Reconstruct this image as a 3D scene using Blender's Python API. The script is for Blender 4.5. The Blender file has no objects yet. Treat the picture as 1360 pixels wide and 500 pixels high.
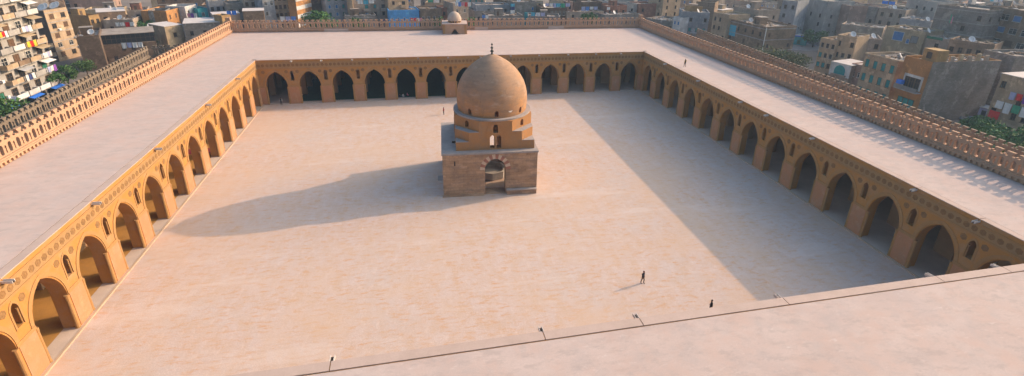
import bpy, bmesh, math, random
from mathutils import Vector, Matrix
from mathutils.geometry import tessellate_polygon
random.seed(7)
R = math.radians
scene = bpy.context.scene
col = scene.collection

# ------------------------------------------------------------------ camera
CAM = Vector((-12.3649, -74.1051, 37.0534))
YAW, PITCH, ROLL, F, SX, SY = 0.2287, -0.388, 0.0277, 674.66, 699.245, 190.69
_fw = Vector((math.sin(YAW)*math.cos(PITCH), math.cos(YAW)*math.cos(PITCH), math.sin(PITCH)))
_r0 = Vector((math.cos(YAW), -math.sin(YAW), 0)); _u0 = _r0.cross(_fw)
_r = _r0*math.cos(ROLL) + _u0*math.sin(ROLL); _u = -_r0*math.sin(ROLL) + _u0*math.cos(ROLL)
cd = bpy.data.cameras.new('camera'); cam = bpy.data.objects.new('camera', cd); col.objects.link(cam)
m = Matrix.Identity(4)
for i in range(3):
    m[i][0], m[i][1], m[i][2], m[i][3] = _r[i], _u[i], -_fw[i], CAM[i]
cam.matrix_world = m
cd.sensor_width = 36; cd.lens = 36*F/1360
cd.shift_x = (680-SX)/1360; cd.shift_y = -(250-SY)/1360
cd.clip_start = 0.5; cd.clip_end = 4000
scene.camera = cam
def at(u, v, z):
    "point of the photograph on the level z: used to survey where a building stands"
    d = _fw + _r*((u-SX)/F) - _u*((v-SY)/F)
    return CAM + d*((z-CAM.z)/d.z)

# ------------------------------------------------------------------ light
SUN_EL, SUN_AZ = R(24.2), math.atan2(0.98, 0.21)      # azimuth from +Y towards +X
w = bpy.data.worlds.new('World'); scene.world = w; w.use_nodes = True
nt = w.node_tree; nt.nodes.clear()
sky = nt.nodes.new('ShaderNodeTexSky'); sky.sky_type = 'NISHITA'; sky.sun_disc = False
sky.sun_elevation = SUN_EL; sky.sun_rotation = SUN_AZ; sky.air_density = 1.9; sky.dust_density = 10.0; sky.ozone_density = 6.0
bg = nt.nodes.new('ShaderNodeBackground'); bg.inputs[1].default_value = 0.15
wo = nt.nodes.new('ShaderNodeOutputWorld')
nt.links.new(sky.outputs[0], bg.inputs[0]); nt.links.new(bg.outputs[0], wo.inputs[0])
sd = bpy.data.lights.new('sun', 'SUN'); sd.energy = 2.0; sd.angle = R(0.6); sd.color = (1.0, .67, .43)
so = bpy.data.objects.new('sun', sd); col.objects.link(so)
tosun = Vector((math.sin(SUN_AZ)*math.cos(SUN_EL), math.cos(SUN_AZ)*math.cos(SUN_EL), math.sin(SUN_EL)))
so.rotation_euler = tosun.to_track_quat('Z', 'Y').to_euler(); so.location = (60, 20, 60)
vs = scene.view_settings
vs.view_transform = 'Standard'; vs.look = 'None'; vs.gamma = 1; vs.exposure = 1.0

# ------------------------------------------------------------------ materials
def mat(name, c, c2=None, scale=1.0, rough=0.9, bump=0.0, stretch=(1, 1, 1), c3=None, scale3=0.15, amt3=0.5, fine=0.0, lo=.35, hi=.65, metal=0):
    "Base colour mixed from two or three tones by noise in world position"
    M = bpy.data.materials.new(name); M.use_nodes = True; n = M.node_tree.nodes; l = M.node_tree.links
    b = n['Principled BSDF']; b.inputs['Roughness'].default_value = rough; b.inputs['Metallic'].default_value = metal
    b.inputs['Specular IOR Level'].default_value = 0.25
    b.inputs['Base Color'].default_value = (*c, 1)
    if c2 is None: return M
    geo = n.new('ShaderNodeNewGeometry'); mp = n.new('ShaderNodeMapping'); mp.inputs['Scale'].default_value = stretch
    l.new(geo.outputs['Position'], mp.inputs[0])
    def noise(sc, det=5, vec=mp.outputs[0], ro=.6):
        t = n.new('ShaderNodeTexNoise'); t.inputs['Scale'].default_value = sc; t.inputs['Detail'].default_value = det; t.inputs['Roughness'].default_value = ro
        l.new(vec, t.inputs['Vector']); return t
    def ramp(src, a, bb):
        r = n.new('ShaderNodeMapRange'); r.inputs[1].default_value = a; r.inputs[2].default_value = bb; l.new(src, r.inputs[0]); return r.outputs[0]
    def mix(f, a, bb, mode='MIX'):
        x = n.new('ShaderNodeMix'); x.data_type = 'RGBA'; x.blend_type = mode
        if isinstance(f, float): x.inputs[0].default_value = f
        else: l.new(f, x.inputs[0])
        for s, k in ((a, 6), (bb, 7)):
            if isinstance(s, tuple): x.inputs[k].default_value = (*s, 1)
            else: l.new(s, x.inputs[k])
        return x.outputs[2]
    t = noise(scale)
    out = mix(ramp(t.outputs[0], lo, hi), c, c2)
    if c3 is not None:
        t3 = noise(scale3, 6, geo.outputs['Position'], .65)
        rr = n.new('ShaderNodeMath'); rr.operation = 'MULTIPLY'; rr.inputs[1].default_value = amt3
        l.new(ramp(t3.outputs[0], .48, .68), rr.inputs[0]); out = mix(rr.outputs[0], out, c3)
    if fine:
        t4 = noise(9.0, 3, geo.outputs['Position'], .7)
        g = ramp(t4.outputs[0], .25, .75)
        v = mix(g, (1-fine,)*3, (1+fine*.6,)*3)
        out = mix(1.0, out, v, 'MULTIPLY')
    l.new(out, b.inputs['Base Color'])
    if bump:
        bp = n.new('ShaderNodeBump'); bp.inputs['Strength'].default_value = bump; bp.inputs['Distance'].default_value = .06
        tb = noise(3.5, 6, geo.outputs['Position'], .7); l.new(tb.outputs[0], bp.inputs['Height']); l.new(bp.outputs[0], b.inputs['Normal'])
    return M

def streaks(M, c, scale, stretch, ang, a, b, amt):
    "one more tone in worn streaks: base colour only"
    n = M.node_tree.nodes; l = M.node_tree.links; p = n['Principled BSDF']
    geo = n.new('ShaderNodeNewGeometry'); mp = n.new('ShaderNodeMapping'); mp.inputs['Scale'].default_value = stretch; mp.inputs['Rotation'].default_value = (0, 0, ang); l.new(geo.outputs['Position'], mp.inputs[0])
    t = n.new('ShaderNodeTexNoise'); t.inputs['Scale'].default_value = scale; t.inputs['Detail'].default_value = 4; t.inputs['Roughness'].default_value = .75; l.new(mp.outputs[0], t.inputs[0])
    r = n.new('ShaderNodeMapRange'); r.inputs[1].default_value = a; r.inputs[2].default_value = b; r.inputs[4].default_value = amt; l.new(t.outputs[0], r.inputs[0])
    x = n.new('ShaderNodeMix'); x.data_type = 'RGBA'; l.new(r.outputs[0], x.inputs[0]); l.new(p.inputs['Base Color'].links[0].from_socket, x.inputs[6]); x.inputs[7].default_value = (*c, 1); l.new(x.outputs[2], p.inputs['Base Color'])
    return M

def weather_up(M, z0, z1, c):
    "old grey lime wash, thicker towards the top, with an uneven lower edge"
    n = M.node_tree.nodes; l = M.node_tree.links; b = n['Principled BSDF']
    geo = n.new('ShaderNodeNewGeometry'); sep = n.new('ShaderNodeSeparateXYZ'); l.new(geo.outputs['Position'], sep.inputs[0])
    t = n.new('ShaderNodeTexNoise'); t.inputs['Scale'].default_value = .55; t.inputs['Detail'].default_value = 7; t.inputs['Roughness'].default_value = .65; l.new(geo.outputs['Position'], t.inputs[0])
    a = n.new('ShaderNodeMath'); a.operation = 'MULTIPLY_ADD'; l.new(t.outputs[0], a.inputs[0]); a.inputs[1].default_value = 14.0; l.new(sep.outputs[2], a.inputs[2])
    r = n.new('ShaderNodeMapRange'); r.inputs[1].default_value = z0+7; r.inputs[2].default_value = z1+7; r.inputs[4].default_value = .85; l.new(a.outputs[0], r.inputs[0])
    x = n.new('ShaderNodeMix'); x.data_type = 'RGBA'; l.new(r.outputs[0], x.inputs[0]); l.new(b.inputs['Base Color'].links[0].from_socket, x.inputs[6]); x.inputs[7].default_value = (*c, 1); l.new(x.outputs[2], b.inputs['Base Color'])
    return M

def courses(M, h=.42, wd=1.1, dark=.72):
    "multiply in a coursed masonry pattern (world position)"
    n = M.node_tree.nodes; l = M.node_tree.links; b = n['Principled BSDF']
    geo = n.new('ShaderNodeNewGeometry'); sep = n.new('ShaderNodeSeparateXYZ'); l.new(geo.outputs['Position'], sep.inputs[0])
    a = n.new('ShaderNodeMath'); a.operation = 'ADD'; l.new(sep.outputs[0], a.inputs[0]); l.new(sep.outputs[1], a.inputs[1])
    cx = n.new('ShaderNodeCombineXYZ'); l.new(a.outputs[0], cx.inputs[0]); l.new(sep.outputs[2], cx.inputs[1])
    br = n.new('ShaderNodeTexBrick'); br.inputs['Scale'].default_value = 1; br.inputs['Brick Width'].default_value = wd; br.inputs['Row Height'].default_value = h
    br.inputs['Mortar Size'].default_value = .02; br.inputs['Mortar Smooth'].default_value = .4
    br.inputs['Color1'].default_value = (1, 1, 1, 1); br.inputs['Color2'].default_value = (dark, dark*.97, dark*.93, 1); br.inputs['Mortar'].default_value = (.62, .58, .55, 1)
    l.new(cx.outputs[0], br.inputs['Vector'])
    x = n.new('ShaderNodeMix'); x.data_type = 'RGBA'; x.blend_type = 'MULTIPLY'; x.inputs[0].default_value = 1
    src = b.inputs['Base Color'].links[0].from_socket
    l.new(src, x.inputs[6]); l.new(br.outputs['Color'], x.inputs[7]); l.new(x.outputs[2], b.inputs['Base Color'])
    return M

MT = {}
MT['court'] = mat('court_paving', (.60, .475, .415), (.57, .39, .265), .75, .95, .25, (1.0, .5, 1), (.54, .48, .45), .07, .5, fine=.2, lo=.40, hi=.80)
MT['roof'] = mat('roof_plaster', (.57, .455, .405), (.53, .41, .36), .5, .95, .1, (.45, 1, 1), (.42, .36, .335), .55, .42, fine=.08)
streaks(MT['court'], (.56, .29, .125), 1.5, (.45, 1.3, 1), R(28), .50, .72, .8)
streaks(MT['court'], (.68, .56, .49), 1.3, (1.2, .5, 1), R(-20), .54, .76, .55)
streaks(MT['court'], (.46, .36, .29), 2.6, (.5, 1.4, 1), R(14), .56, .78, .55)
streaks(MT['court'], (.60, .43, .31), .055, (1, 1, 1), 0, .46, .62, .5)
streaks(MT['court'], (.66, .56, .50), .09, (.4, 2.2, 1), R(64), .56, .66, .35)
streaks(MT['roof'], (.42, .34, .305), .9, (.8, 1.7, 1), R(18), .50, .64, .6)
streaks(MT['roof'], (.55, .395, .33), .5, (1, 1, 1), 0, .48, .66, .6)
streaks(MT['roof'], (.68, .60, .56), 1.7, (.6, 1.5, 1), R(-12), .62, .76, .6)
streaks(MT['roof'], (.45, .38, .36), .16, (1, 1, 1), 0, .52, .66, .35)
MT['coping'] = mat('coping_plaster', (.54, .41, .35), (.48, .36, .30), .5, .9, .1, fine=.06)
MT['gap'] = mat('opening_shade', (.05, .04, .035))  # near-black stands in for the shade inside small openings
MT['stucco'] = mat('ochre_stucco', (.475, .225, .055), (.43, .21, .06), .5, .92, .15, (1, 1, 1), (.40, .27, .17), .35, .6, fine=.10)
MT['pier'] = mat('pink_pier_stucco', (.50, .235, .115), (.45, .225, .115), .8, .92, .15, c3=(.42, .29, .2), scale3=.5, amt3=.5, fine=.12)
MT['trim'] = mat('stone_trim', (.43, .235, .085), (.37, .21, .085), 1.2, .92, .2, fine=.12)
MT['relief'] = mat('weathered_relief', (.30, .165, .065), (.22, .125, .055), 1.6, .95, .2, fine=.15)
MT['frieze'] = mat('frieze_ground', (.40, .24, .10), (.33, .205, .10), .9, .95, .2, fine=.12)
MT['inner'] = mat('inner_wall', (.42, .27, .15), (.36, .23, .13), .5, .95, .1, fine=.1)
MT['floor_pale'] = mat('arcade_floor_stone', (.60, .47, .38), (.54, .42, .34), .6, .9, .1, fine=.1)
MT['mat_brown'] = mat('floor_matting', (.48, .25, .06), (.40, .21, .055), .8, .95, fine=.12)
MT['carpet'] = mat('green_carpet', (.02, .06, .035), (.03, .08, .045), 1.5, .95)
MT['carpet_red'] = mat('red_carpet', (.25, .03, .04), (.2, .03, .05), 1.5, .95)
MT['parapet'] = mat('parapet_stucco', (.51, .30, .185), (.45, .275, .175), .7, .92, .15, c3=(.36, .26, .18), scale3=.6, amt3=.5, fine=.10)
MT['old_wall'] = mat('old_wall_stucco', (.28, .22, .16), (.22, .175, .13), .7, .95, .2, fine=.15)
MT['kerb'] = mat('kerb_stone', (.54, .39, .27), (.48, .35, .25), 1.0, .9, fine=.1)
MT['wood_pale'] = mat('bleached_wood', (.62, .56, .52), (.5, .45, .42), 3, .8)
MT['wood_dark'] = mat('dark_wood', (.07, .045, .03), (.05, .035, .025), 3, .7)
MT['dome'] = weather_up(mat('dome_plaster', (.47, .245, .125), (.52, .26, .10), .45, .95, .25, (1, 1, 1.8), (.30, .20, .14), .35, .75, fine=.16), 12.5, 17.5, (.40, .26, .175))
MT['drum'] = mat('drum_stucco', (.47, .225, .085), (.41, .205, .085), .6, .95, .15, c3=(.34, .22, .13), scale3=.5, amt3=.5, fine=.12)
MT['ledge'] = mat('grey_plaster_ledge', (.40, .34, .31), (.32, .28, .26), .9, .95, .15, fine=.12)
MT['masonry'] = courses(mat('old_masonry', (.60, .38, .235), (.48, .30, .18), .5, .95, .4, (1, 1, 3.5), (.20, .155, .125), .45, .6, fine=.18), .45, 1.2)
MT['vous_a'] = mat('arch_stone_red', (.36, .155, .105), (.30, .14, .10), 2, .9, .2)
MT['vous_b'] = mat('arch_stone_buff', (.60, .44, .32), (.52, .38, .27), 2, .9, .2)
MT['bronze'] = mat('dark_bronze', (.06, .06, .05), (.04, .05, .045), 2, .5, metal=.6)
MT['patch'] = mat('white_patch', (.75, .68, .62))
MT['lime_tan'] = mat('tan_limewash', (.52, .41, .33), (.46, .35, .28), 1.2, .9, .1, fine=.08)
MT['marble'] = mat('basin_marble', (.5, .46, .42), (.4, .37, .34), 1.5, .6)
MT['earth'] = mat('city_ground', (.23, .18, .14), (.16, .13, .11), .12, 1, .2, c3=(.34, .29, .25), scale3=.06, amt3=.6, fine=.2)
MT['street'] = mat('street_asphalt', (.09, .08, .075), (.12, .105, .095), .3, .95, fine=.15)
MT['pale_ground'] = mat('pale_yard', (.52, .44, .38), (.42, .35, .3), .4, .95, .2, fine=.15)
streaks(MT['dome'], (.25, .17, .12), .5, (.6, .6, 2.4), 0, .46, .66, .6)
streaks(MT['dome'], (.20, .14, .105), 1.6, (1.2, 1.2, .5), 0, .58, .72, .6)
streaks(MT['dome'], (.52, .40, .31), .8, (.6, .6, 1.6), 0, .56, .70, .45)
streaks(MT['drum'], (.30, .20, .13), .8, (1, 1, .6), 0, .54, .72, .6)
streaks(MT['masonry'], (.26, .19, .15), .7, (.6, .6, 2.2), 0, .52, .66, .7)
streaks(MT['masonry'], (.60, .38, .30), 1.1, (.6, .6, 2.0), 0, .60, .72, .6)
streaks(MT['pier'], (.56, .36, .22), 1.2, (1, 1, .7), 0, .56, .7, .6)
streaks(MT['stucco'], (.40, .27, .14), .7, (1, 1, .7), 0, .55, .72, .5)
streaks(MT['parapet'], (.38, .28, .2), .9, (1, 1, .5), 0, .55, .7, .6)
# city walls
def wallm(name, c, br=False):
    if max(c) < .4: c = tuple(x*1.5 for x in c)
    c2 = tuple(x*.78 for x in c); c3 = tuple(x*.52 for x in c)
    M = mat('wall_'+name, c, c2, .7, .95, .3, (1, 1, .5), c3, .22, .85, fine=.24)
    if br: courses(M, .3, .8, .8)
    streaks(M, tuple(min(.8, x*1.45) for x in c), .5, (1, 1, .8), 0, .56, .64, .55); streaks(M, tuple(x*.6 for x in c), 1.2, (1.4, 1.4, .35), 0, .55, .7, .6)
    MT['w_'+name] = M
for nm, c, br in (('tan', (.34, .25, .165), 0), ('grey', (.22, .195, .175), 1), ('brown', (.22, .155, .105), 1), ('darkbrown', (.12, .085, .062), 1), ('cream', (.47, .36, .23), 0),
               ('orange', (.50, .25, .09), 0), ('bluegrey', (.22, .23, .25), 0), ('skyblue', (.13, .42, .85), 0), ('white', (.68, .66, .64), 0), ('pink', (.42, .28, .22), 0), ('redbrick', (.27, .13, .085), 1),
               ('taupe', (.27, .215, .17), 0), ('ochre', (.42, .27, .12), 0), ('concrete', (.28, .265, .25), 0), ('teal', (.05, .36, .40), 0)):
    wallm(nm, c, br)
MT['roof_dust'] = mat('dusty_roof', (.36, .30, .25), (.24, .2, .17), .5, 1, .3, c3=(.46, .42, .38), scale3=.4, amt3=.6, fine=.25)
MT['roof_white'] = mat('whitewashed_roof', (.66, .60, .56), (.56, .5, .46), .6, .95, fine=.1)
MT['glass'] = mat('dark_glass', (.025, .028, .032), rough=.25)
MT['frame_w'] = mat('white_frame', (.62, .6, .57), (.5, .48, .45), 3, .7)
MT['frame_d'] = mat('brown_frame', (.13, .085, .05), (.1, .065, .04), 3, .7)
for nm, c in (('sh_green', (.03, .17, .11)), ('sh_teal', (.03, .26, .27)), ('sh_blue', (.07, .2, .45)), ('sh_brown', (.14, .08, .045)), ('sh_grey', (.25, .24, .23)),
              ('tin', (.42, .42, .43)), ('tank', (.5, .5, .52)), ('bluetarp', (.04, .2, .75)), ('cyan', (.10, .45, .62)), ('cl_white', (.78, .77, .76)), ('cl_red', (.75, .03, .03)), ('cl_blue', (.12, .28, .7)),
              ('cl_purple', (.25, .08, .4)), ('cl_yellow', (.8, .55, .05)), ('cl_pink', (.7, .25, .35)), ('cl_green', (.05, .35, .2)), ('cl_navy', (.05, .07, .2)), ('cl_lav', (.42, .45, .68)), ('rail', (.3, .28, .26))):
    MT[nm] = mat(nm, c, tuple(x*.8 for x in c), 2.0, .85)
MH = bpy.data.materials.new('haze'); MH.use_nodes = True; MH.node_tree.nodes.clear()
_o = MH.node_tree.nodes.new('ShaderNodeOutputMaterial'); _v = MH.node_tree.nodes.new('ShaderNodeVolumePrincipled')
_v.inputs['Color'].default_value = (.50, .72, 1, 1); _v.inputs['Density'].default_value = .0004; _v.inputs['Anisotropy'].default_value = .2
MH.node_tree.links.new(_v.outputs[0], _o.inputs['Volume']); MT['haze'] = MH
MT['leaf_a'] = mat('leaf_dark', (.06, .13, .03), (.09, .155, .035), 1.2, .8)
MT['leaf_b'] = mat('leaf_mid', (.09, .14, .04), (.06, .105, .03), 1.2, .8)
MT['leaf_c'] = mat('leaf_olive', (.17, .165, .075), (.12, .125, .05), 1.2, .85)
MT['leaf_g'] = mat('leaf_fresh', (.08, .20, .05), (.06, .15, .045), 1.2, .8)
MT['bark'] = mat('bark', (.09, .065, .045), (.06, .045, .03), 3, .95)
MT['skin'] = mat('skin', (.32, .18, .11)); MT['cloth_black'] = mat('black_cloth', (.014, .013, .016)); MT['cloth_dark'] = mat('dark_jacket', (.022, .02, .03))
MT['cloth_trousers'] = mat('dark_trousers', (.02, .02, .022)); MT['cloth_red'] = mat('red_cloth', (.4, .04, .03)); MT['hair'] = mat('dark_hair', (.03, .018, .012)); MT['hair_red'] = mat('reddish_hair', (.16, .04, .02))
MT['cloth_white'] = mat('white_cloth', (.7, .7, .72)); MT['cloth_yellow'] = mat('yellow_cloth', (.55, .36, .03)); MT['rubble'] = mat('rubble', (.42, .37, .33), (.3, .26, .23), 1.5, 1, .4, fine=.3)

# ------------------------------------------------------------------ mesh helpers
class MB:
    def __init__(s): s.v = []; s.f = []; s.mi = []; s.mats = []
    def m(s, k):
        k = MT[k] if isinstance(k, str) else k
        if k not in s.mats: s.mats.append(k)
        return s.mats.index(k)
    def add(s, vs, fs, k):
        o = len(s.v); i = s.m(k); s.v += [tuple(v) for v in vs]
        for f in fs: s.f.append([o+a for a in f]); s.mi.append(i)
    def box(s, a, b, k, M=None):
        (x0, y0, z0), (x1, y1, z1) = a, b
        vs = [Vector(p) for p in ((x0,y0,z0),(x1,y0,z0),(x1,y1,z0),(x0,y1,z0),(x0,y0,z1),(x1,y0,z1),(x1,y1,z1),(x0,y1,z1))]
        if M: vs = [M @ v for v in vs]
        s.add(vs, [(0,3,2,1),(4,5,6,7),(0,1,5,4),(1,2,6,5),(2,3,7,6),(3,0,4,7)], k)
    def prism(s, loops, T, d0, d1, k):
        "loops of 2-D points (first the outline, then holes), T(u, v, d) -> point, from depth d0 to d1"
        flat = [p for lp in loops for p in lp]; n = len(flat)
        tri = tessellate_polygon([[Vector((p[0], p[1], 0)) for p in lp] for lp in loops])
        vs = [T(p[0], p[1], d0) for p in flat] + [T(p[0], p[1], d1) for p in flat]
        fs = [t for t in tri] + [tuple(n+i for i in reversed(t)) for t in tri]
        o = 0
        for lp in loops:
            L = len(lp)
            for i in range(L):
                j = (i+1) % L; fs.append((o+i, o+j, n+o+j, n+o+i))
            o += L
        s.add(vs, fs, k)
    def lathe(s, prof, c, seg, k, axis=None, smooth=False):
        vs = []; fs = []
        M = axis or Matrix.Identity(3)
        for (r, z) in prof:
            for i in range(seg):
                a = 2*math.pi*i/seg; vs.append(Vector(c) + M @ Vector((r*math.cos(a), r*math.sin(a), z)))
        for j in range(len(prof)-1):
            for i in range(seg):
                i2 = (i+1) % seg; fs.append((j*seg+i, j*seg+i2, (j+1)*seg+i2, (j+1)*seg+i))
        fs.append(tuple(reversed(range(seg)))); fs.append(tuple((len(prof)-1)*seg+i for i in range(seg)))
        s.add(vs, fs, k)
    def tube(s, pts, rad, k, seg=7):
        pts = [Vector(p) for p in pts]; vs = []; fs = []
        for i, p in enumerate(pts):
            d = (pts[min(i+1, len(pts)-1)] - pts[max(i-1, 0)]).normalized()
            a = d.orthogonal().normalized(); b = d.cross(a); r = rad[i] if isinstance(rad, (list, tuple)) else rad
            for q in range(seg):
                t = 2*math.pi*q/seg; vs.append(p + a*(r*math.cos(t)) + b*(r*math.sin(t)))
        for i in range(len(pts)-1):
            for q in range(seg):
                q2 = (q+1) % seg; fs.append((i*seg+q, i*seg+q2, (i+1)*seg+q2, (i+1)*seg+q))
        fs.append(tuple(reversed(range(seg)))); fs.append(tuple((len(pts)-1)*seg+q for q in range(seg)))
        s.add(vs, fs, k)
    def mesh(s, name, smooth=False):
        me = bpy.data.meshes.new(name); me.from_pydata(s.v, [], s.f)
        for M in s.mats: me.materials.append(M)
        me.polygons.foreach_set('material_index', s.mi)
        bm = bmesh.new(); bm.from_mesh(me); bmesh.ops.recalc_face_normals(bm, faces=bm.faces); bm.to_mesh(me); bm.free()
        if smooth: me.polygons.foreach_set('use_smooth', [True]*len(me.polygons))
        me.update(); return me
    def build(s, name, parent=None, smooth=False, loc=None, rz=0):
        return link(name, s.mesh(name, smooth), parent, loc, rz)

def link(name, me, parent=None, loc=None, rz=0):
    o = bpy.data.objects.new(name, me); col.objects.link(o)
    if parent: o.parent = parent
    if loc is not None: o.location = loc
    if rz: o.rotation_euler = (0, 0, rz)
    return o
def tag(o, label=None, cat=None, group=None, kind=None):
    if label: o['label'] = label
    if cat: o['category'] = cat
    if group: o['group'] = group
    if kind: o['kind'] = kind
    return o
def thing(name, label, cat, loc=(0, 0, 0), rz=0, group=None):
    o = bpy.data.objects.new(name, None); col.objects.link(o); o.empty_display_size = .5
    o.location = loc; o.rotation_euler = (0, 0, rz)
    return tag(o, label, cat, group, 'thing')
def structure(name, mb): return tag(mb.build(name), kind='structure')
def ident(u, v, d): return Vector((u, d, v))

def arch_pts(cx, a, spring, apex, n=9, base=None):
    "pointed arch from the left foot over the apex to the right foot"
    rise = apex-spring; c = (rise*rise-a*a)/(2*a); Rr = a+c
    th = math.atan2(rise, c); L = []
    for i in range(n+1):
        t = th*i/n; L.append((cx-(Rr*math.cos(t)-c), spring+Rr*math.sin(t)))
    Rg = [(2*cx-x, z) for x, z in reversed(L[:-1])]
    pts = L+Rg
    if base is not None: pts = [(cx-a, base)] + pts + [(cx+a, base)]
    return pts
def ring_strip(mb, pin, pout, T, d0, d1, k):
    "a raised band between two open polylines"
    n = len(pin); vs = [T(*p, d0) for p in pin]+[T(*p, d0) for p in pout]+[T(*p, d1) for p in pin]+[T(*p, d1) for p in pout]
    fs = []
    for i in range(n-1):
        fs += [(i, i+1, n+i+1, n+i), (2*n+i, 3*n+i, 3*n+i+1, 2*n+i+1), (i, 2*n+i, 2*n+i+1, i+1), (n+i, n+i+1, 3*n+i+1, 3*n+i)]
    fs += [(0, n, 3*n, 2*n), (n-1, 3*n-1, 4*n-1, 2*n-1)]
    mb.add(vs, fs, k)

# ------------------------------------------------------------------ ground
g = MB(); g.box((-1500, -1500, -1.2), (1500, 1500, -.30), 'earth'); structure('ground', g)
g = MB(); g.box((-45.9, -45.9, -.29), (45.9, 45.9, 0), 'court'); structure('courtyard_paving', g)
g = MB(); g.box((-90, -120, -.295), (-78, 160, -.25), 'street'); g.box((-90, 160, -.295), (90, 168, -.25), 'street'); structure('street', g)

S = 46.0; H = 10.22; BAY = 92/13; A = 2.31; SPR = 4.1; APEX = 7.52; TH = 1.4
# ------------------------------------------------------------------ mosque arcades
def facade_loops(n, openings, windows, wid, top):
    out = [(0, 0)]
    for k in range(n):
        cx = (k+.5)*BAY
        out += [(cx-A, 0)] + arch_pts(cx, A, SPR, APEX) + [(cx+A, 0)]
    out += [(wid, 0), (wid, top), (0, top)]
    holes = []
    if windows:
        for k in range(1, n):
            holes.append(arch_pts(k*BAY, .44, 7.0, 7.72, 4, 5.4))
    return [out]+holes

def rosette(mb, c, T, r, k):
    "octofoil rosette in relief on a wall plane at c=(u, v)"
    seg = 12; prof = [(r, 0.0), (r*.97, .018), (r*.82, .03), (r*.62, .006), (r*.46, .006), (r*.30, .025), (0.01, .03)]
    vs = []; fs = []
    for (rr, h) in prof:
        for i in range(seg):
            a = 2*math.pi*i/seg; q = rr*(1+(.08 if i % 2 else -.06)*(rr > r*.6)); vs.append(T(c[0]+q*math.cos(a), c[1]+q*math.sin(a), -h))
    for j in range(len(prof)-1):
        for i in range(seg):
            i2 = (i+1) % seg; fs.append((j*seg+i, j*seg+i2, (j+1)*seg+i2, (j+1)*seg+i))
    mb.add(vs, fs, k)

def hall(label, org, u, nrm, rows, depth, roofbox, spouts, coping_rng, floor2, detail=True):
    t = thing('arcaded_hall', label, 'arcade', org)
    U = Vector(u); N = Vector(nrm)
    T = lambda a, v, d: U*a + N*d + Vector((0, 0, v))
    mb = MB(); mb.prism(facade_loops(13, 1, True, 92, 10.16), T, 0, TH, 'stucco'); mb.build('facade_wall', t)
    # pink plastered pier faces, standing a little proud of the ochre wall
    for k in range(14):
        a, b = k*BAY-(BAY/2-A)+.2, k*BAY+(BAY/2-A)-.2
        a = max(a, .1); b = min(b, 91.9)
        if b-a < .2: continue
        p = MB(); p.box((a, -.05, .02), (b, .02, 4.0), 'pier', None)
        p.v = [tuple(T(x, z, y)) for x, y, z in p.v]; p.build('pier_panel', t)
    # arch mouldings with the impost band
    for k in range(13):
        tr = MB(); cx = (k+.5)*BAY
        pin = arch_pts(cx, A+.06, SPR+.3, APEX+.06); pout = arch_pts(cx, A+.46, SPR+.3, APEX+.5)
        ring_strip(tr, pin, pout, T, -.06, .01, 'trim'); tr.build('arch_moulding', t)
    if not detail:
        return hall_top(t, T, roofbox, spouts, coping_rng)
    for k in range(14):
        a, b = max(k*BAY-(BAY/2-A)+.04, 0.02), min(k*BAY+(BAY/2-A)-.04, 91.98)
        q = MB(); q.box((a, -.075, 4.02), (b, .02, 4.38), 'trim'); q.v = [tuple(T(x, z, y)) for x, y, z in q.v]; q.build('impost_band', t)
    # engaged corner columns of the piers
    ax = None
    for k in range(13):
        for sgn in (-1, 1):
            cx = (k+.5)*BAY+sgn*(A-.06)
            c = MB(); P = T(cx, 0, .12)
            c.lathe([(.22, 0), (.22, .25), (.19, .32), (.18, 3.4), (.185, 3.45), (.21, 3.75), (.21, 4.0)], P, 10, 'trim'); c.build('corner_column', t)
    # niche windows over the piers: frame with little columns
    for k in range(1, 13):
        f = MB()
        pin = arch_pts(k*BAY, .44, 7.0, 7.72, 4, 5.4); pout = arch_pts(k*BAY, .62, 7.0, 7.98, 4, 5.3)
        ring_strip(f, pin, pout, T, -.05, .01, 'trim')
        for sg in (-1, 1): f.lathe([(.1, 5.4), (.07, 5.5), (.07, 6.7), (.11, 6.95)], T(k*BAY+sg*.38, 0, .1), 8, 'trim')
        f.build('window_frame', t)
    me_r = None
    for k in range(14):
        for sg in (-1, 1):
            x = k*BAY+sg*1.15
            if .6 < x < 91.4:
                if me_r is None:
                    ro = MB(); rosette(ro, (0, 0), T, .38, 'relief'); me_r = ro.mesh('rosette')
                link('rosette', me_r, t, T(x, 7.5, 0))
    fr = MB(); q = MB()
    for (z0, z1, d, k) in ((8.2, 8.42, .1, 'trim'), (8.42, 9.55, .03, 'frieze'), (9.55, 9.72, .1, 'trim')):
        q = MB(); q.box((.02, -d, z0), (91.98, .01, z1), k); fr.add([T(x, z, y) for x, y, z in q.v], q.f, k)
    T2 = lambda a, v, d: T(a, v, d-.03)
    for i in range(13*8):
        rosette(fr, ((i+.5)*BAY/8, 8.98), T2, .34, 'relief')
    fr.build('rosette_frieze', t)
    # inner rows of arches
    for d in rows:
        mb = MB(); L = facade_loops(13, 1, False, 92, 9.9)
        mb.prism(L, T, d, d+1.2, 'inner'); mb.build('inner_arcade', t)
    return hall_top(t, T, roofbox, spouts, coping_rng)

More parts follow.
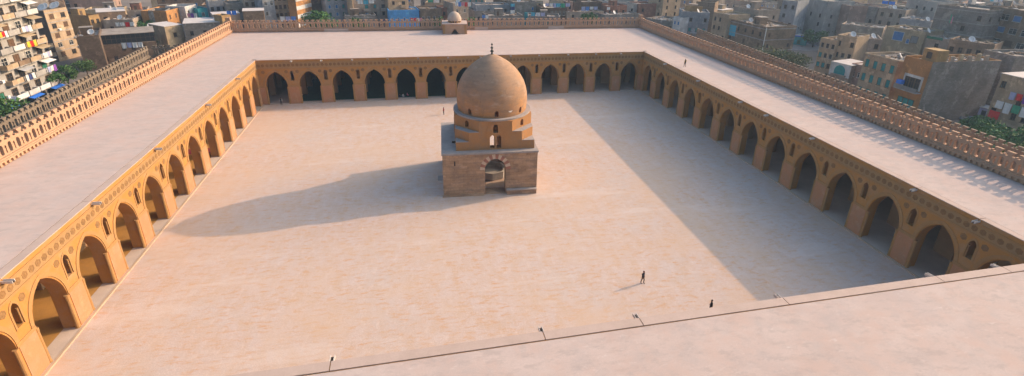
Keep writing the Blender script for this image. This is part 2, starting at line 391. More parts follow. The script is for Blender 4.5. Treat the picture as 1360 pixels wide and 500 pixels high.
def hall_top(t, T, roofbox, spouts, coping_rng):
    # roof with a coping along the courtyard
    r = MB(); r.box(*roofbox, 'roof'); r.build('roof', t)
    segs = [coping_rng[0]] + sorted(spouts) + [coping_rng[1]]
    cp = MB()
    for i in range(len(segs)-1):
        q = MB(); q.box((segs[i]+.035, -.05, H-.05), (segs[i+1]-.035, .78, H+.03), 'coping'); cp.add([T(x, z, y) for x, y, z in q.v], q.f, 'coping')
    cp.build('coping', t)
    for sp in spouts:
        q = MB(); L0, L1 = -.85, -.052
        for (a0, a1, z0, z1, k) in ((-.16, -.11, 9.86, 10.10, 'wood_pale'), (.11, .16, 9.86, 10.10, 'wood_pale'), (-.108, .108, 9.87, 9.91, 'wood_dark')):  # dark channel floor: the shade inside the spout is put into its colour
            b = MB(); b.box((sp+a0, L0, z0), (sp+a1, L1, z1), k)
            q.add([T(x, z+y*.09, y) for x, y, z in b.v], b.f, k)
        q.build('rain_spout', t)
    return t

G = .11   # width of the joint between coping and roof
cx = 60.3
yl = lambda y: 46-y
hall('lit ochre arcade whose thirteen arches catch the sun, a pale roof over it', (-46, 46, 0), (0, -1, 0), (-1, 0, 0), [7.0], 14,
     ((-14.3, -92.8, 9.9), (-.78-G, .84, H)), [14.5, 31, 49.9, 64.7, 77.9], (-.09, 92), 'mat_brown')
hall('shaded arcade opposite the sunlit one, its roof crossed by the shadow of the crenellations', (46, 46, 0), (0, -1, 0), (1, 0, 0), [7.0], 14,
     ((.78+G, -92.8, 9.9), (14.3, .888, H)), [12.5, 27.5, 42.2, 49.6, 60.3, 77.2, 84.6], (-.09, 92), 'floor_pale')
hall('deep prayer hall arcade across the far end of the courtyard, behind the domed fountain', (-46, 46, 0), (1, 0, 0), (0, 1, 0), [7.0, 14, 21, 28], 35,
     ((-14.3, .78+G, 9.9), (106.3, 35.3, H)), [7.4, 13.7, 20.3, 28.1, 35, 41.9, 49.6, 57, 64.1, 71.5, 78.8, 85.5], (.1, 91.9), 'carpet')
hall('nearest arcade seen only by its broad pale roof in the foreground', (-46, -46, 0), (1, 0, 0), (0, -1, 0), [7.0], 14,
     ((-14.3, -15.3, 9.9), (106.3, -.78-G, H)), [12.5, 27.1, 41.8, 49.4, 62, 77.5, 85], (.1, 91.9), 'floor_pale', False)
# floors of the halls
def floors():
    g = MB()
    g.box((-60, -46.2, -.28), (-47.4, 46, .10), 'mat_brown'); g.box((-47.4, -46.2, -.28), (-45.9, 46, .104), 'floor_pale')
    g.box((45.9, -46.2, -.28), (60, 46, .104), 'floor_pale')
    g.box((-60, 46, -.28), (60, 47.3, .104), 'floor_pale'); g.box((-60, -61, -.28), (60, -46.2, .104), 'floor_pale')
    structure('arcade_floor', g)
    g = MB()
    for k in range(2, 13): pass
    g.box((-38.6, 47.3, -.2), (10, 80, .13), 'carpet'); structure('prayer_carpet', g)
    g = MB(); g.box((-60, 47.3, -.28), (60, 80.9, .10), 'floor_pale'); structure('prayer_hall_floor', g)
    g = MB()
    for sg in (-1, 1): g.box((sg*45.72-.14, -45.9, -.1), (sg*45.72+.14, 45.86, .13), 'kerb')
    structure('kerb', g)
    g = MB(); g.box((-58, 18.2, .11), (-46.4, 20.6, .125), 'carpet_red'); structure('red_carpet_strip', g)
floors()

# ------------------------------------------------------------------ crenellated walls
P_M = 1.45
def merlon_mesh(m1, s=1.0):
    h = P_M/2-.002
    half = [(h, 0), (h, .12), (.50, .18), (.44, .55), (.43, 1.12), (.50, 1.30), (.62, 1.40), (h, 1.43), (h, 1.90), (.62, 1.90), (.60, 1.72), (.30, 1.74), (.20, 1.84), (.22, 1.96), (.43, 2.18), (.47, 2.34)]
    out = half + [(-x, z) for x, z in reversed(half)]
    eye = [(-.09, .22), (.09, .22), (.09, .80), (.16, .92), (.12, 1.10), (0, 1.22), (-.12, 1.10), (-.16, .92), (-.09, .80)]
    mb = MB(); mb.prism([out, eye], ident, -.2, .2, m1); me = mb.mesh('merlon')
    return me
ME_P = merlon_mesh('parapet'); ME_O = merlon_mesh('old_wall')

def cren_wall(label, a, b, base_h, me, mk, inner_left, dent=True, blocks=(), name='crenellated_wall'):
    "wall from a to b; local +y is the outer side when walking a->b with the inner side on the right unless inner_left"
    a = Vector((*a, 0)); b = Vector((*b, 0)); L = (b-a).length; rz = math.atan2(b.y-a.y, b.x-a.x)
    t = thing(name, label, 'wall', a, rz)
    s = 1 if inner_left else -1          # inner side direction in local y
    w_ = MB(); w_.box((0, min(-s*1.3, 0), -.5), (L, max(-s*1.3, 0), base_h), mk); w_.build('base_wall', t)
    bd = MB()
    z = base_h-.9
    if dent:
        bd.box((0, min(.003*s, .08*s), z+.06), (L, max(.003*s, .08*s), z+.16), mk)
        n = int(L/.725)
        for i in range(n):
            x = (i+.5)*L/n
            bd.box((x-.17, min(.003*s, .24*s), z+.14), (x+.17, max(.003*s, .24*s), z+.519), mk)
    bd.box((0, min(.003*s, .24*s), z+.52), (L, max(.003*s, .24*s), z+.72), mk)
    bd.box((0, min(.003*s, .10*s), z+.72), (L, max(.003*s, .10*s), z+.9), mk)
    bd.box((0, min(-1.303*s, -1.5*s), z+.52), (L, max(-1.303*s, -1.5*s), z+.72), mk)
    bd.build('dentil_band', t)
    for (x0, x1) in blocks:
        q = MB(); q.box((x0, min(.25*s, .5*s), z), (x1, max(.25*s, .5*s), z+.82), 'coping'); q.build('ledge_block', t)
    n = int(L/P_M)
    extra = []
    for i in range(n):
        x = (i+.5)*L/n
        o = link('merlon', me, t, (x, -s*.35, base_h)); o.scale = (L/n/P_M, 1, 1)
    return t
ZB = 11.1
cren_wall('sunlit crenellated wall with pierced battlements along the far side of the lit arcade roof', (-60.3, 82.6), (-60.3, -58), ZB, ME_P, 'parapet', True)
cren_wall('shaded crenellated wall throwing a toothed shadow on the roof beside it', (60.3, 81.3), (60.3, -60), ZB, ME_P, 'parapet', False)
bl = [(24, 30.5), (59.5, 63), (67.0, 71), (90, 95)]
cren_wall('long crenellated wall across the back of the mosque, behind the small domed box', (-60.3, 81.3), (61.6, 81.3), ZB, ME_P, 'parapet', False, True, bl)
cp = MB(); cp.box((-.9, -.9, 0), (.9, .9, 12.9), 'parapet'); cp.box((-1.0, -1.0, 12.9), (1.0, 1.0, 13.2), 'parapet'); cp.box((-.6, -.6, 13.2), (.6, .6, 14.2), 'parapet')
for xy, lb in (((61.0, 82.2), 'square corner pier where the long back wall meets the shaded wall'), ((-61, 82.0), 'square corner pier where the long back wall meets the sunlit wall')):
    o = cp.build('corner_pier', None, False, (xy[0], xy[1], 0)); tag(o, lb, 'pier'); 
OZ = 6.9
cren_wall('old brown outer wall with dark battlements below the apartment blocks', (-76.4, 69.5), (-71.0, -40), OZ, ME_O, 'old_wall', True, True, (), 'outer_wall')
cren_wall('short brown outer wall return running towards the mosque beside the glazed roof', (-76.0, 69.7), (-62.0, 69.9), OZ, ME_O, 'old_wall', False, True, (), 'outer_wall')
cren_wall('old brown outer wall with battlements below the ochre street houses', (80.3, 80), (73.2, -45), OZ+.8, ME_O, 'old_wall', False, True, (), 'outer_wall')

# ------------------------------------------------------------------ domed kiosk on the back roof
kx, ky = .1, 75.0
t = thing('domed_box', 'small square box with white dome on the far roof', 'kiosk', (kx, ky-.6, H), R(-4))
q = MB()
wl = [[(-3.5, 0), (3.5, 0), (3.5, 2.75), (-3.5, 2.75)], [(-1.0, .02), (1.0, .02), (1.0, .45), (.62, .55), (.5, 1.0), (0, 1.5), (-.5, 1.0), (-.62, .55), (-1.0, .45)]]
q.prism(wl, ident, 0, .5, 'parapet'); q.box((-3.5, .5, 0), (-2.9, 6, 2.75), 'parapet'); q.box((2.9, .5, 0), (3.5, 6, 2.75), 'parapet'); q.box((-2.9, 5.4, 0), (2.9, 6, 2.75), 'parapet')
q.build('wall', t)
q = MB(); q.box((-3.6, -.1, 2.75), (3.6, 6.1, 2.95), 'coping'); q.build('roof', t)
q = MB(); q.box((-3.3, -.13, .1), (-2.75, -.003, 2.7), 'trim'); q.box((2.75, -.13, .1), (3.3, -.003, 2.7), 'trim'); q.build('corner_strip', t)
q = MB()
for i in range(12):
    a = 2*math.pi*i/12; q.box((-.22, -.2, 2.95), (.22, .2, 3.45), 'trim', Matrix.Translation((1.65*math.cos(a), 2.9+1.65*math.sin(a), 0)) @ Matrix.Rotation(a, 4, 'Z'))
q.lathe([(1.4, 2.95), (1.4, 3.4)], (0, 2.9, 0), 20, 'gap'); q.build('drum', t)  # dark core: shade between the drum blocks put into colour
q = MB(); q.lathe([(1.98, 3.45), (2.02, 3.6), (1.95, 4.2), (1.7, 4.9), (1.25, 5.5), (.65, 5.9), (.02, 6.05)], (0, 2.9, 0), 28, 'lime_tan'); q.build('dome', t, True)

# ------------------------------------------------------------------ domed fountain
def boolean(obj_mb, cutters, name, parent, smooth_from=None):
    o = link(name, obj_mb.mesh(name))
    cb = MB()
    cs = []
    for c in cutters:
        co = link('cutter', c.mesh('cutter')); cs.append(co)
        md = o.modifiers.new('b', 'BOOLEAN'); md.operation = 'DIFFERENCE'; md.solver = 'EXACT'; md.object = co
    dg = bpy.context.evaluated_depsgraph_get()
    me = bpy.data.meshes.new_from_object(o.evaluated_get(dg)); me.name = name
    bpy.data.objects.remove(o)
    for c in cs: bpy.data.objects.remove(c)
    return link(name, me, parent)
FX, FY, FR = -1.35, 1.6, R(-3.5)
ft = thing('domed_fountain', 'square stone fountain house with a tall plastered dome in mid courtyard', 'fountain', (FX, FY, 0), FR)
HW, HD = 7.15, 6.75
def Tz(z0):   # plan polygon -> vertical prism
    return lambda u, v, d: Vector((u, v, d))
circ = lambda r, n=40, c=(0, 0): [(c[0]+r*math.cos(2*math.pi*i/n), c[1]+r*math.sin(2*math.pi*i/n)) for i in range(n)]
DC = (.85, .15)    # the dome stands off-centre on its block
rect = [(-HW, -HD), (HW, -HD), (HW, HD), (-HW, HD)]
hole = [(-4.9, -4.9), (5.9, -4.9), (5.9, 5.0), (-4.9, 5.0)]
mb = MB(); mb.prism([rect, hole], Tz(0), -.3, 6.75, 'masonry')
def arch_cut(c, ang, a, spr, apex, base, d0, d1, k='masonry'):
    m_ = MB(); Mx = Matrix.Translation((c[0], c[1], 0)) @ Matrix.Rotation(ang, 4, 'Z')
    m_.prism([arch_pts(0, a, spr, apex, 7, base)], lambda u, v, d: Mx @ Vector((u, d, v)), d0, d1, k); return m_
DX = .72
b_ = boolean(mb, [arch_cut((DX, 0), 0, 1.58, 4.15, 5.95, .12, -20, 20), arch_cut((0, 0.1), math.pi/2, 1.58, 4.15, 5.95, .12, -20, 20)], 'base_block', ft)
mb = MB(); e = .12
mb.prism([[(-HW-e, -HD-e), (HW+e, -HD-e), (HW+e, HD+e), (-HW-e, HD+e)], circ(4.75, 40, DC)], Tz(0), 6.75, 7.02, 'ledge'); mb.build('terrace', ft)
# voussoirs round each door
for ang, c in ((0, (DX, -HD)), (math.pi/2, (HW, .1)), (math.pi, (DX, HD)), (-math.pi/2, (-HW, .1))):
    vs_ = MB(); Mx = Matrix.Translation((c[0], c[1], 0)) @ Matrix.Rotation(ang, 4, 'Z')
    Tq = lambda u, v, d, Mx=Mx: Mx @ Vector((u, d, v))
    pin = arch_pts(0, 1.60, 4.15, 5.97, 7); pout = arch_pts(0, 2.35, 4.15, 6.68, 7)
    for i in range(len(pin)-1):
        ring_strip(vs_, pin[i:i+2], pout[i:i+2], Tq, -.05, .02, 'vous_a' if i % 2 else 'vous_b')
    vs_.build('arch_voussoirs', ft)
q = MB(); q.box((2.45, -HD-.55, 0), (HW-.1, -HD-.003, .72), 'masonry'); q.box((2.4, -HD-.6, .72), (HW-.05, -HD-.003, .84), 'ledge'); q.build('bench', ft)
q = MB(); q.box((-HW-.15, -HD-.35, 0), (DX-1.7, -HD-.003, .16), 'masonry'); q.build('footing', ft)
q = MB(); q.lathe([(2.6, .1), (2.6, 1.3), (2.25, 1.32), (2.2, .7), (.1, .7)], (DX, .2, 0), 8, 'marble'); q.build('basin', ft)
q = MB(); q.box((-5.6, -2.6, 7.03), (-5.0, -1.9, 7.35), 'wood_dark'); q.box((-5.65, -2.65, 7.35), (-4.95, -1.85, 7.4), 'ledge'); q.build('roof_hatch', ft)
q = MB(); q.box((-HW-.01, -1.2, .0), (-HW-.9, .4, .1), 'ledge'); q.build('side_step', ft)
q = MB()
for (x, y, z) in ((-5.35, -HD-.012, 5.0),): q.box((x-.09, y, z), (x+.09, y+.01, z+.75), 'gap')
q.build('slit_window', ft)  # dark strip painted for the shade in the slit
# stepped transition: square, then two octagons
Q = 5.92
def octa(c, h=Q):
    return [(DC[0]+x, DC[1]+y) for x, y in ((-h+c, -h), (h-c, -h), (h, -h+c), (h, h-c), (h-c, h), (-h+c, h), (-h, h-c), (-h, -h+c))]
inner = circ(4.75, 40, DC)
mb = MB()
sq = [(DC[0]+x, DC[1]+y) for x, y in ((-Q, -Q), (Q, -Q), (Q, Q), (-Q, Q))]
cuts = []
for i in range(4):
    ang = i*math.pi/2
    for du in (-.5, .5): cuts.append((du, .36, 8.85, 9.35, 7.25, ang))
    cuts.append((0, .36, 10.6, 11.05, 9.68, ang))
tz = []
for (nm, outl, z0, z1) in (('lower_tier', sq, 7.02, 8.36), ('middle_tier', octa(1.95, Q-.004), 8.36, 9.84), ('upper_tier', octa(3.45, Q-.008), 9.84, 11.55)):
    mb = MB(); mb.prism([outl, inner], Tz(0), z0, z1, 'drum')
    cc = []
    for (du, a, spr, apex, base, ang) in cuts:
        if base < z1 and apex > z0:
            cm = MB(); Mx = Matrix.Translation((DC[0], DC[1], 0)) @ Matrix.Rotation(ang, 4, 'Z')
            cm.prism([arch_pts(du, a, spr, apex, 4, base)], lambda u, v, d, Mx=Mx: Mx @ Vector((u, d, v)), -9, -3, 'drum'); cc.append(cm)
    if nm == 'upper_tier':
        for i in range(4): cc.append(arch_cut(DC, math.pi/4+i*math.pi/2, .36, 10.75, 11.2, 10.1, -9, -3, 'drum'))
    boolean(mb, cc, nm, ft)
    if z1 < 11:      # grey weathered tops of the steps
        nx = {'lower_tier': octa(1.95, Q+.02), 'middle_tier': octa(3.45, Q+.02)}[nm]
        st = MB()
        for sx in (-1, 1):
            for sy in (-1, 1):
                k = 1.95 if nm == 'lower_tier' else 3.45; c0 = 0 if nm == 'lower_tier' else 1.95
                if c0 == 0: tri = [(Q, Q), (Q-k, Q), (Q, Q-k)]
                else: tri = [(Q-c0, Q), (Q-k, Q), (Q, Q-k), (Q, Q-c0)]
                st.prism([[(DC[0]+sx*x*.998, DC[1]+sy*y*.998) for x, y in tri]], Tz(0), z1+.002, z1+.06, 'ledge')
        st.build('step_top', ft)
for i in range(4):
    q = MB(); Mx = Matrix.Translation((DC[0], DC[1], 0)) @ Matrix.Rotation(i*math.pi/2, 4, 'Z'); Tq = lambda u, v, d, Mx=Mx: Mx @ Vector((u, d, v))
    ring_strip(q, arch_pts(0, 1.15, 9.9, 11.25, 6, 7.3), arch_pts(0, 1.38, 9.9, 11.48, 6, 7.2), Tq, -Q-.05, -Q+.012, 'drum'); q.build('window_surround', ft)
mb = MB(); mb.prism([circ(6.06, 64, DC), circ(4.8, 64, DC)], Tz(0), 11.55, 11.78, 'ledge'); mb.build('drum_ledge', ft)
prof = [(5.34, 11.78), (5.42, 12.3), (5.50, 13.0), (5.50, 13.7), (5.42, 14.6), (5.24, 15.4), (4.95, 16.2), (4.52, 17.0), (3.95, 17.8), (3.22, 18.55), (2.4, 19.2), (1.5, 19.75), (.75, 20.1), (.25, 20.26)]
inn = [(.2, 19.8), (1.4, 19.3), (3.0, 18.1), (4.2, 16.8), (4.85, 15.2), (5.0, 13.5), (4.9, 11.78)]
mb = MB(); vs_ = []; fs_ = []; pr = prof+inn; sg = 64
for (r_, z_) in pr:
    for i in range(sg):
        a = 2*math.pi*i/sg; vs_.append((DC[0]+r_*math.cos(a), DC[1]+r_*math.sin(a), z_))
for j in range(len(pr)):
    j2 = (j+1) % len(pr)
    for i in range(sg): fs_.append((j*sg+i, j*sg+(i+1) % sg, j2*sg+(i+1) % sg, j2*sg+i))
mb.add(vs_, fs_, 'dome')
dm = boolean(mb, [arch_cut(DC, i*math.pi/4+R(2), .30, 12.62, 13.0, 11.98, -8, -4.2, 'drum') for i in range(8)], 'dome', ft)
for p_ in dm.data.polygons: p_.use_smooth = True
dm.data.set_sharp_from_angle(angle=R(35))
q = MB(); q.lathe([(.22, 20.1), (.16, 20.4), (.1, 20.5), (.3, 20.72), (.1, 20.95), (.08, 21.05), (.24, 21.22), (.08, 21.4), (.05, 21.6), (.16, 21.72), (.02, 21.95)], (DC[0], DC[1], 0), 12, 'bronze'); q.build('finial', ft, True)
q = MB(); a = R(-65); n_ = Vector((math.cos(a), math.sin(a), .05)); tx = Vector((-math.sin(a), math.cos(a), 0))
pts = [(-.28, 0), (.1, -.1), (.35, .15), (.2, .45), (.22, .75), (0, .85), (-.12, .55), (-.35, .4)]
q.prism([pts], lambda u, v, d: Vector((DC[0], DC[1], 12.35))+n_*(5.42+d)+tx*u+Vector((0, 0, v)), .0, .05, 'patch'); q.build('plaster_patch', ft)


# ------------------------------------------------------------------ the city
rnd = random.Random(11)
_WM = {}
def win_mesh(kind, w, h):
    "window with a frame round it, origin at the middle of its sill, facing local -y"
    key = (kind, w, h)
    if key in _WM: return _WM[key]
    m = MB(); a = w/2; fr = 'frame_w' if kind in ('white', 'blue') else 'frame_d'
    if kind == 'bare': fr = 'rubble'  # bare openings have no glass: the dark pane stands in for shade inside
    m.box((-a, -.10, 0), (-a+.1, -.004, h), fr); m.box((a-.1, -.10, 0), (a, -.004, h), fr)
    m.box((-a+.1, -.10, h-.1), (a-.1, -.004, h), fr); m.box((-a-.08, -.27, -.12), (a+.08, -.10, -.002), fr)
    m.box((-a+.1, -.03, 0), (a-.1, -.004, h-.1), 'glass')
    if kind in ('green', 'teal', 'blue', 'brown', 'grey'):
        k = 'sh_'+kind
        m.box((-a+.1, -.075, .02), (-.02, -.034, h-.12), k); m.box((.02, -.075, .02), (a-.1, -.034, h-.12), k)
        for i in range(3):
            z = h*(.2+.27*i); m.box((-a+.14, -.095, z), (a-.14, -.077, z+.07), k)
    elif kind != 'bare':
        m.box((-.03, -.06, 0), (.03, -.032, h-.1), fr); m.box((-a+.1, -.062, h*.62), (a-.1, -.033, h*.62+.05), fr)
    _WM[key] = m.mesh('window'); return _WM[key]
def put_window(t, kind, w, h, x, y, z, rz=0, name='window'):
    return link(name, win_mesh(kind, w, h), t, (x, y, z), rz)

def cloth(mb, o, dx, h, k, sag=.05, seed=0):
    "a hanging cloth: o top left corner, dx along vector, height h"
    o = Vector(o); dx = Vector(dx); L = dx.length; n = dx.cross(Vector((0, 0, 1))).normalized(); vs = []; fs = []; nx, nz = 6, 4
    r = random.Random(seed)
    ph = r.random()*6
    for s_ in (0, 1):
        for j in range(nz+1):
            for i in range(nx+1):
                f = i/nx; g_ = j/nz
                vs.append(o+dx*f+n*(.09*g_*math.sin(ph+f*9)+.015*s_)+Vector((0, 0, -h*g_-sag*math.sin(math.pi*f))))
    W = nx+1; N = W*(nz+1)
    for s_ in (0, 1):
        for j in range(nz):
            for i in range(nx):
                a = s_*N+j*W+i; fs.append((a, a+1, a+W+1, a+W))
    mb.add(vs, fs, k)
HOUSES = []
OCC = []      # occupied footprints (centre, radius)
LOCAL = {}
def debris(mb, x0, x1, y0, y1, z, n, r, mats=('rubble', 'w_grey', 'w_brown', 'frame_d', 'tin', 'w_taupe')):
    for i in range(n):
        x, y = r.uniform(x0, x1), r.uniform(y0, y1); s = r.uniform(.12, .55); s2 = s*r.uniform(.4, 2.2); hh = r.uniform(.08, .5)
        M = Matrix.Translation((x, y, z+hh*.4)) @ Matrix.Rotation(r.uniform(0, 3), 4, 'Z') @ Matrix.Rotation(r.uniform(-.25, .25), 4, 'X')
        mb.box((-s, -s2, -hh/2), (s, s2, hh/2), r.choice(mats), M)

def house(label, Apx, Bpx, z, depth, wall='tan', win='plain', ncol=None, nfl=None, roof='roof_dust', par=.7, side=True, miss=.12, ws=(1.0, 1.35), hut=0, junk=None, bands=False, name='house', cat='house', group=None, world=None, lo=-.3, wins=None, tanks=0, balc=(), door=False, near=False, cornice=False, sidewall=None):
    r = random.Random(hash_(label))
    if world: a, b = Vector((*world[0], 0)), Vector((*world[1], 0))
    else:
        a = at(*Apx, z); b = at(*Bpx, z); a.z = b.z = 0
    W = (b-a).length; rz = math.atan2(b.y-a.y, b.x-a.x); D = depth
    t = thing(name, label, cat, (a.x, a.y, 0), rz, group)
    U = Vector((math.cos(rz), math.sin(rz), 0)); V = Vector((-U.y, U.x, 0))
    cl = CAM-a; cxl, cyl = cl.dot(U), cl.dot(V)
    wk = 'w_'+wall
    m_ = MB(); e = .25; DEP = .16; holes_f = []; holes_s = []
    q = MB(); q.box((e+.002, e+.002, z-par-.25), (W-e-.002, D-e-.002, z-par), roof); q.build('roof', t)
    if roof == 'roof_white':
        q = MB(); q.box((-.15, -.15, z+.002), (W+.15, D+.15, z+.14), 'roof_white'); q.build('roof_slab', t)
    if cornice:
        q = MB(); q.box((-.22, -.22, z-.45), (W+.22, -.003, z-.15), wk); q.box((W+.003, -.22, z-.45), (W+.22, D, z-.15), wk); q.build('cornice', t)
    nfl = nfl or max(1, int(round((z-1)/3.15))); fh = (z-par-.1)/nfl
    ncol = ncol if ncol is not None else max(1, int(W/3.0))
    if bands:
        for k in range(1, nfl+1):
            q = MB(); zz = k*fh-.12
            q.prism([[(-.05, -.05), (W+.05, -.05), (W+.05, D+.05), (-.05, D+.05)], [(.003, .003), (W-.003, .003), (W-.003, D-.003), (.003, D-.003)]], lambda u, v, d: Vector((u, v, d)), zz, zz+.22, 'w_concrete'); q.build('floor_band', t)
    wn = wins or [win]
    for k in range(nfl):
        for i in range(ncol):
            if r.random() < miss: continue
            if (k, i) in balc: continue
            x = (i+.5)*W/ncol
            zz = k*fh+1.0+.1*(fh-3); wh = min(ws[1], fh-1.25); put_window(t, r.choice(wn), ws[0], round(wh, 2), x, DEP, zz); holes_f.append((x, zz, ws[0]/2, round(wh, 2)))
    if side:
        nc = max(1, int(D/4.2))
        for k in range(nfl):
            for i in range(nc):
                if r.random() < max(miss, .45): continue
                y = (i+.5)*D/nc
                if cxl > W: put_window(t, r.choice(wn), .9, 1.2, W-DEP, y, k*fh+1.0, math.pi/2); holes_s.append((y, k*fh+1.0, .45, 1.2))
                elif cxl < 0: put_window(t, r.choice(wn), .9, 1.2, DEP, y, k*fh+1.0, -math.pi/2); holes_s.append((y, k*fh+1.0, .45, 1.2))
    for (k, i) in balc:
        x = (i+.5)*W/ncol; z0 = k*fh
        q = MB(); q.box((x-1.3, -1.15, z0-.06), (x+1.3, -.004, z0+.09), 'w_concrete'); q.box((x-1.3, -1.15, z0+.092), (x+1.3, -1.05, z0+1.0), wk); q.box((x-1.3, -1.048, z0+.092), (x-1.2, -.004, z0+1.0), wk); q.box((x+1.2, -1.048, z0+.092), (x+1.3, -.004, z0+1.0), wk)
        q.build('balcony', t)
        put_window(t, r.choice(wn), 1.3, 2.1, x, DEP, z0+.15, 0, 'balcony_door'); holes_f.append((x, z0+.15, .65, 2.1))
    rect_ = lambda h: [(h[0]-h[2], h[1]), (h[0]+h[2], h[1]), (h[0]+h[2], h[1]+h[3]), (h[0]-h[2], h[1]+h[3])]
    m_.prism([[(0, lo), (W, lo), (W, z), (0, z)]]+[rect_(h) for h in holes_f], lambda u, v, d: Vector((u, d, v)), 0, e, wk)
    m_.prism([[(e, lo), (D, lo), (D, z), (e, z)]]+([rect_(h) for h in holes_s] if cxl > W else []), lambda u, v, d: Vector((W-d, u, v)), 0, e, wk)
    m_.prism([[(e, lo), (D, lo), (D, z), (e, z)]]+([rect_(h) for h in holes_s] if cxl < 0 else []), lambda u, v, d: Vector((d, u, v)), 0, e, wk)
    m_.box((e, D-e, lo), (W-e, D, z), wk); m_.build('wall', t)
    zr = z-par
    for k in range(hut):
        hx, hy = r.uniform(.5, max(.6, W-4)), r.uniform(.28, .6)*D; hw, hd, hh = r.uniform(2.2, 3.6), min(r.uniform(2.2, 3.6), D*.38), r.uniform(2.1, 2.7)
        q = MB(); q.box((hx, hy, zr+.002), (hx+hw, hy+hd, zr+hh), r.choice([wk, 'w_brown', 'w_taupe', 'w_redbrick', wk])); q.box((hx-.15, hy-.15, zr+hh+.002), (hx+hw+.15, hy+hd+.15, zr+hh+.16), 'roof_dust')
        q.box((hx+.5, hy-.05, zr+.05), (hx+1.3, hy-.004, zr+1.9), 'frame_d'); q.build('roof_hut', t)
    if junk is None: junk = int(W*D/9)
    if junk:
        q = MB(); debris(q, .6, W-.6, .6, D-.6, zr, junk, r); o = q.build('roof_clutter', t); o['kind'] = 'stuff'
    for k in range(tanks):
        q = MB(); x, y = r.uniform(1, W-1), r.uniform(.8, D*.5); q.lathe([(.5, zr+.35), (.5, zr+1.5), (.15, zr+1.65)], (x, y, 0), 12, 'tank')
        q.box((x-.4, y-.4, zr), (x+.4, y+.4, zr+.35), 'frame_d'); q.build('roof_tank', t)
    c = a+U*(W/2)+V*(D/2); OCC.append((c.x, c.y, .5*math.hypot(W, D)))
    LOCAL[label] = (t, W, D, z, zr, fh, a, U, V)
    HOUSES.append((label, c))
    return t
def hash_(s):
    h = 7
    for ch in s: h = (h*31+ord(ch)) % 1000003
    return h
def on(t, x, y, z):
    "a point given in a house's own frame -> world"
    c, s_ = math.cos(t.rotation_euler[2]), math.sin(t.rotation_euler[2])
    return Vector((t.location.x+c*x-s_*y, t.location.y+s_*x+c*y, z))
def part(t, name, boxes, label=None):
    q = MB()
    for a, b, k in boxes: q.box(a, b, k)
    o = q.build(name, t)
    if label: o['label'] = label
    return o
def dish(p, az, label, group=None, s=1.0):
    t = thing('satellite_dish', label, 'satellite dish', p, az, group)
    q = MB(); q.tube([(0, 0, 0), (0, 0, .75*s)], .05, 'rail', 6); q.build('mast', t)
    q = MB(); Mx = Matrix.Rotation(R(55), 3, 'X')
    q.lathe([(.02, 0), (.3*s, .03*s), (.6*s, .13*s), (.78*s, .24*s), (.76*s, .26*s), (.58*s, .16*s), (.3*s, .06*s), (.02, .03)], (0, 0, .95*s), 18, 'cl_white', Mx); q.build('reflector', t, True)
    q = MB(); q.tube([Vector((0, 0, .95*s))+Mx @ Vector((0, -.7*s, .22*s)), Vector((0, 0, .95*s))+Mx @ Vector((0, 0, .75*s))], .03, 'rail', 5); q.build('feed_arm', t)
def laundry(p, q_, label, cols, h=1.3, group=None, poles=True):
    "washing on a line from p to q_ (world points at the line's height)"
    p = Vector(p); q_ = Vector(q_); t = thing('laundry_line', label, 'laundry', p, 0, group); d = q_-p; n = len(cols)
    m_ = MB(); m_.tube([Vector((0, 0, .0)), d*.5-Vector((0, 0, .08)), d], .02, 'rail', 5); m_.build('cord', t)
    for i, k in enumerate(cols):
        m_ = MB(); w_ = .86/n; hh = h*rnd.uniform(.7, 1.1); cloth(m_, d*((i+.07)/n)-Vector((0, 0, .03)), d*w_, hh, k, .05, i+hash_(label)); m_.build('cloth', t)
    return t
def tree(label, p, h, rad, leaf=('leaf_a', 'leaf_b'), n=1500, ls=.35, flat=.75, name='tree', group=None, base=.35):
    r = random.Random(hash_(label)); t = thing(name, label, 'tree', p, 0, group)
    q = MB(); H_ = h*base
    q.tube([(0, 0, -.3), (.1, .05, H_*.5), (.05, -.1, H_), (.15, 0, h*.75)], [h*.035, h*.028, h*.022, h*.008], 'bark', 8)
    q.build('trunk', t)
    cl = []
    for i in range(16):
        a = r.uniform(0, 6.28); d = rad*math.sqrt(r.random())*.78; zc = h*(base+ (1-base)*r.uniform(.25, .82)) - .12*d
        cl.append((Vector((d*math.cos(a), d*math.sin(a), zc)), rad*r.uniform(.28, .5)))
    for i in range(7):
        c_, _ = cl[i]; q = MB(); q.tube([(.05, -.05, H_*.85), c_*.5+Vector((0, 0, H_*.55)), c_], [h*.016, h*.011, h*.004], 'bark', 6); q.build('limb', t)
    q = MB()
    for i in range(n):
        c_, cr = r.choice(cl); v = Vector((r.gauss(0, 1), r.gauss(0, 1), r.gauss(0, 1))).normalized()*cr*(r.random()**.45)
        v.z *= flat; p_ = c_+v
        if p_.z < H_*.6: continue
        u_ = Vector((r.gauss(0, 1), r.gauss(0, 1), r.gauss(0, .6))).normalized(); w_ = u_.cross(Vector((r.gauss(0, 1), r.gauss(0, 1), r.gauss(0, 1)))).normalized(); s_ = ls*r.uniform(.6, 1.3)
        q.add([p_-u_*s_, p_+w_*s_*.6, p_+u_*s_, p_-w_*s_*.6], [(0, 1, 2, 3)], r.choice(leaf))
    q.build('crown', t)
    OCC.append((p[0], p[1], rad*.6))
    return t

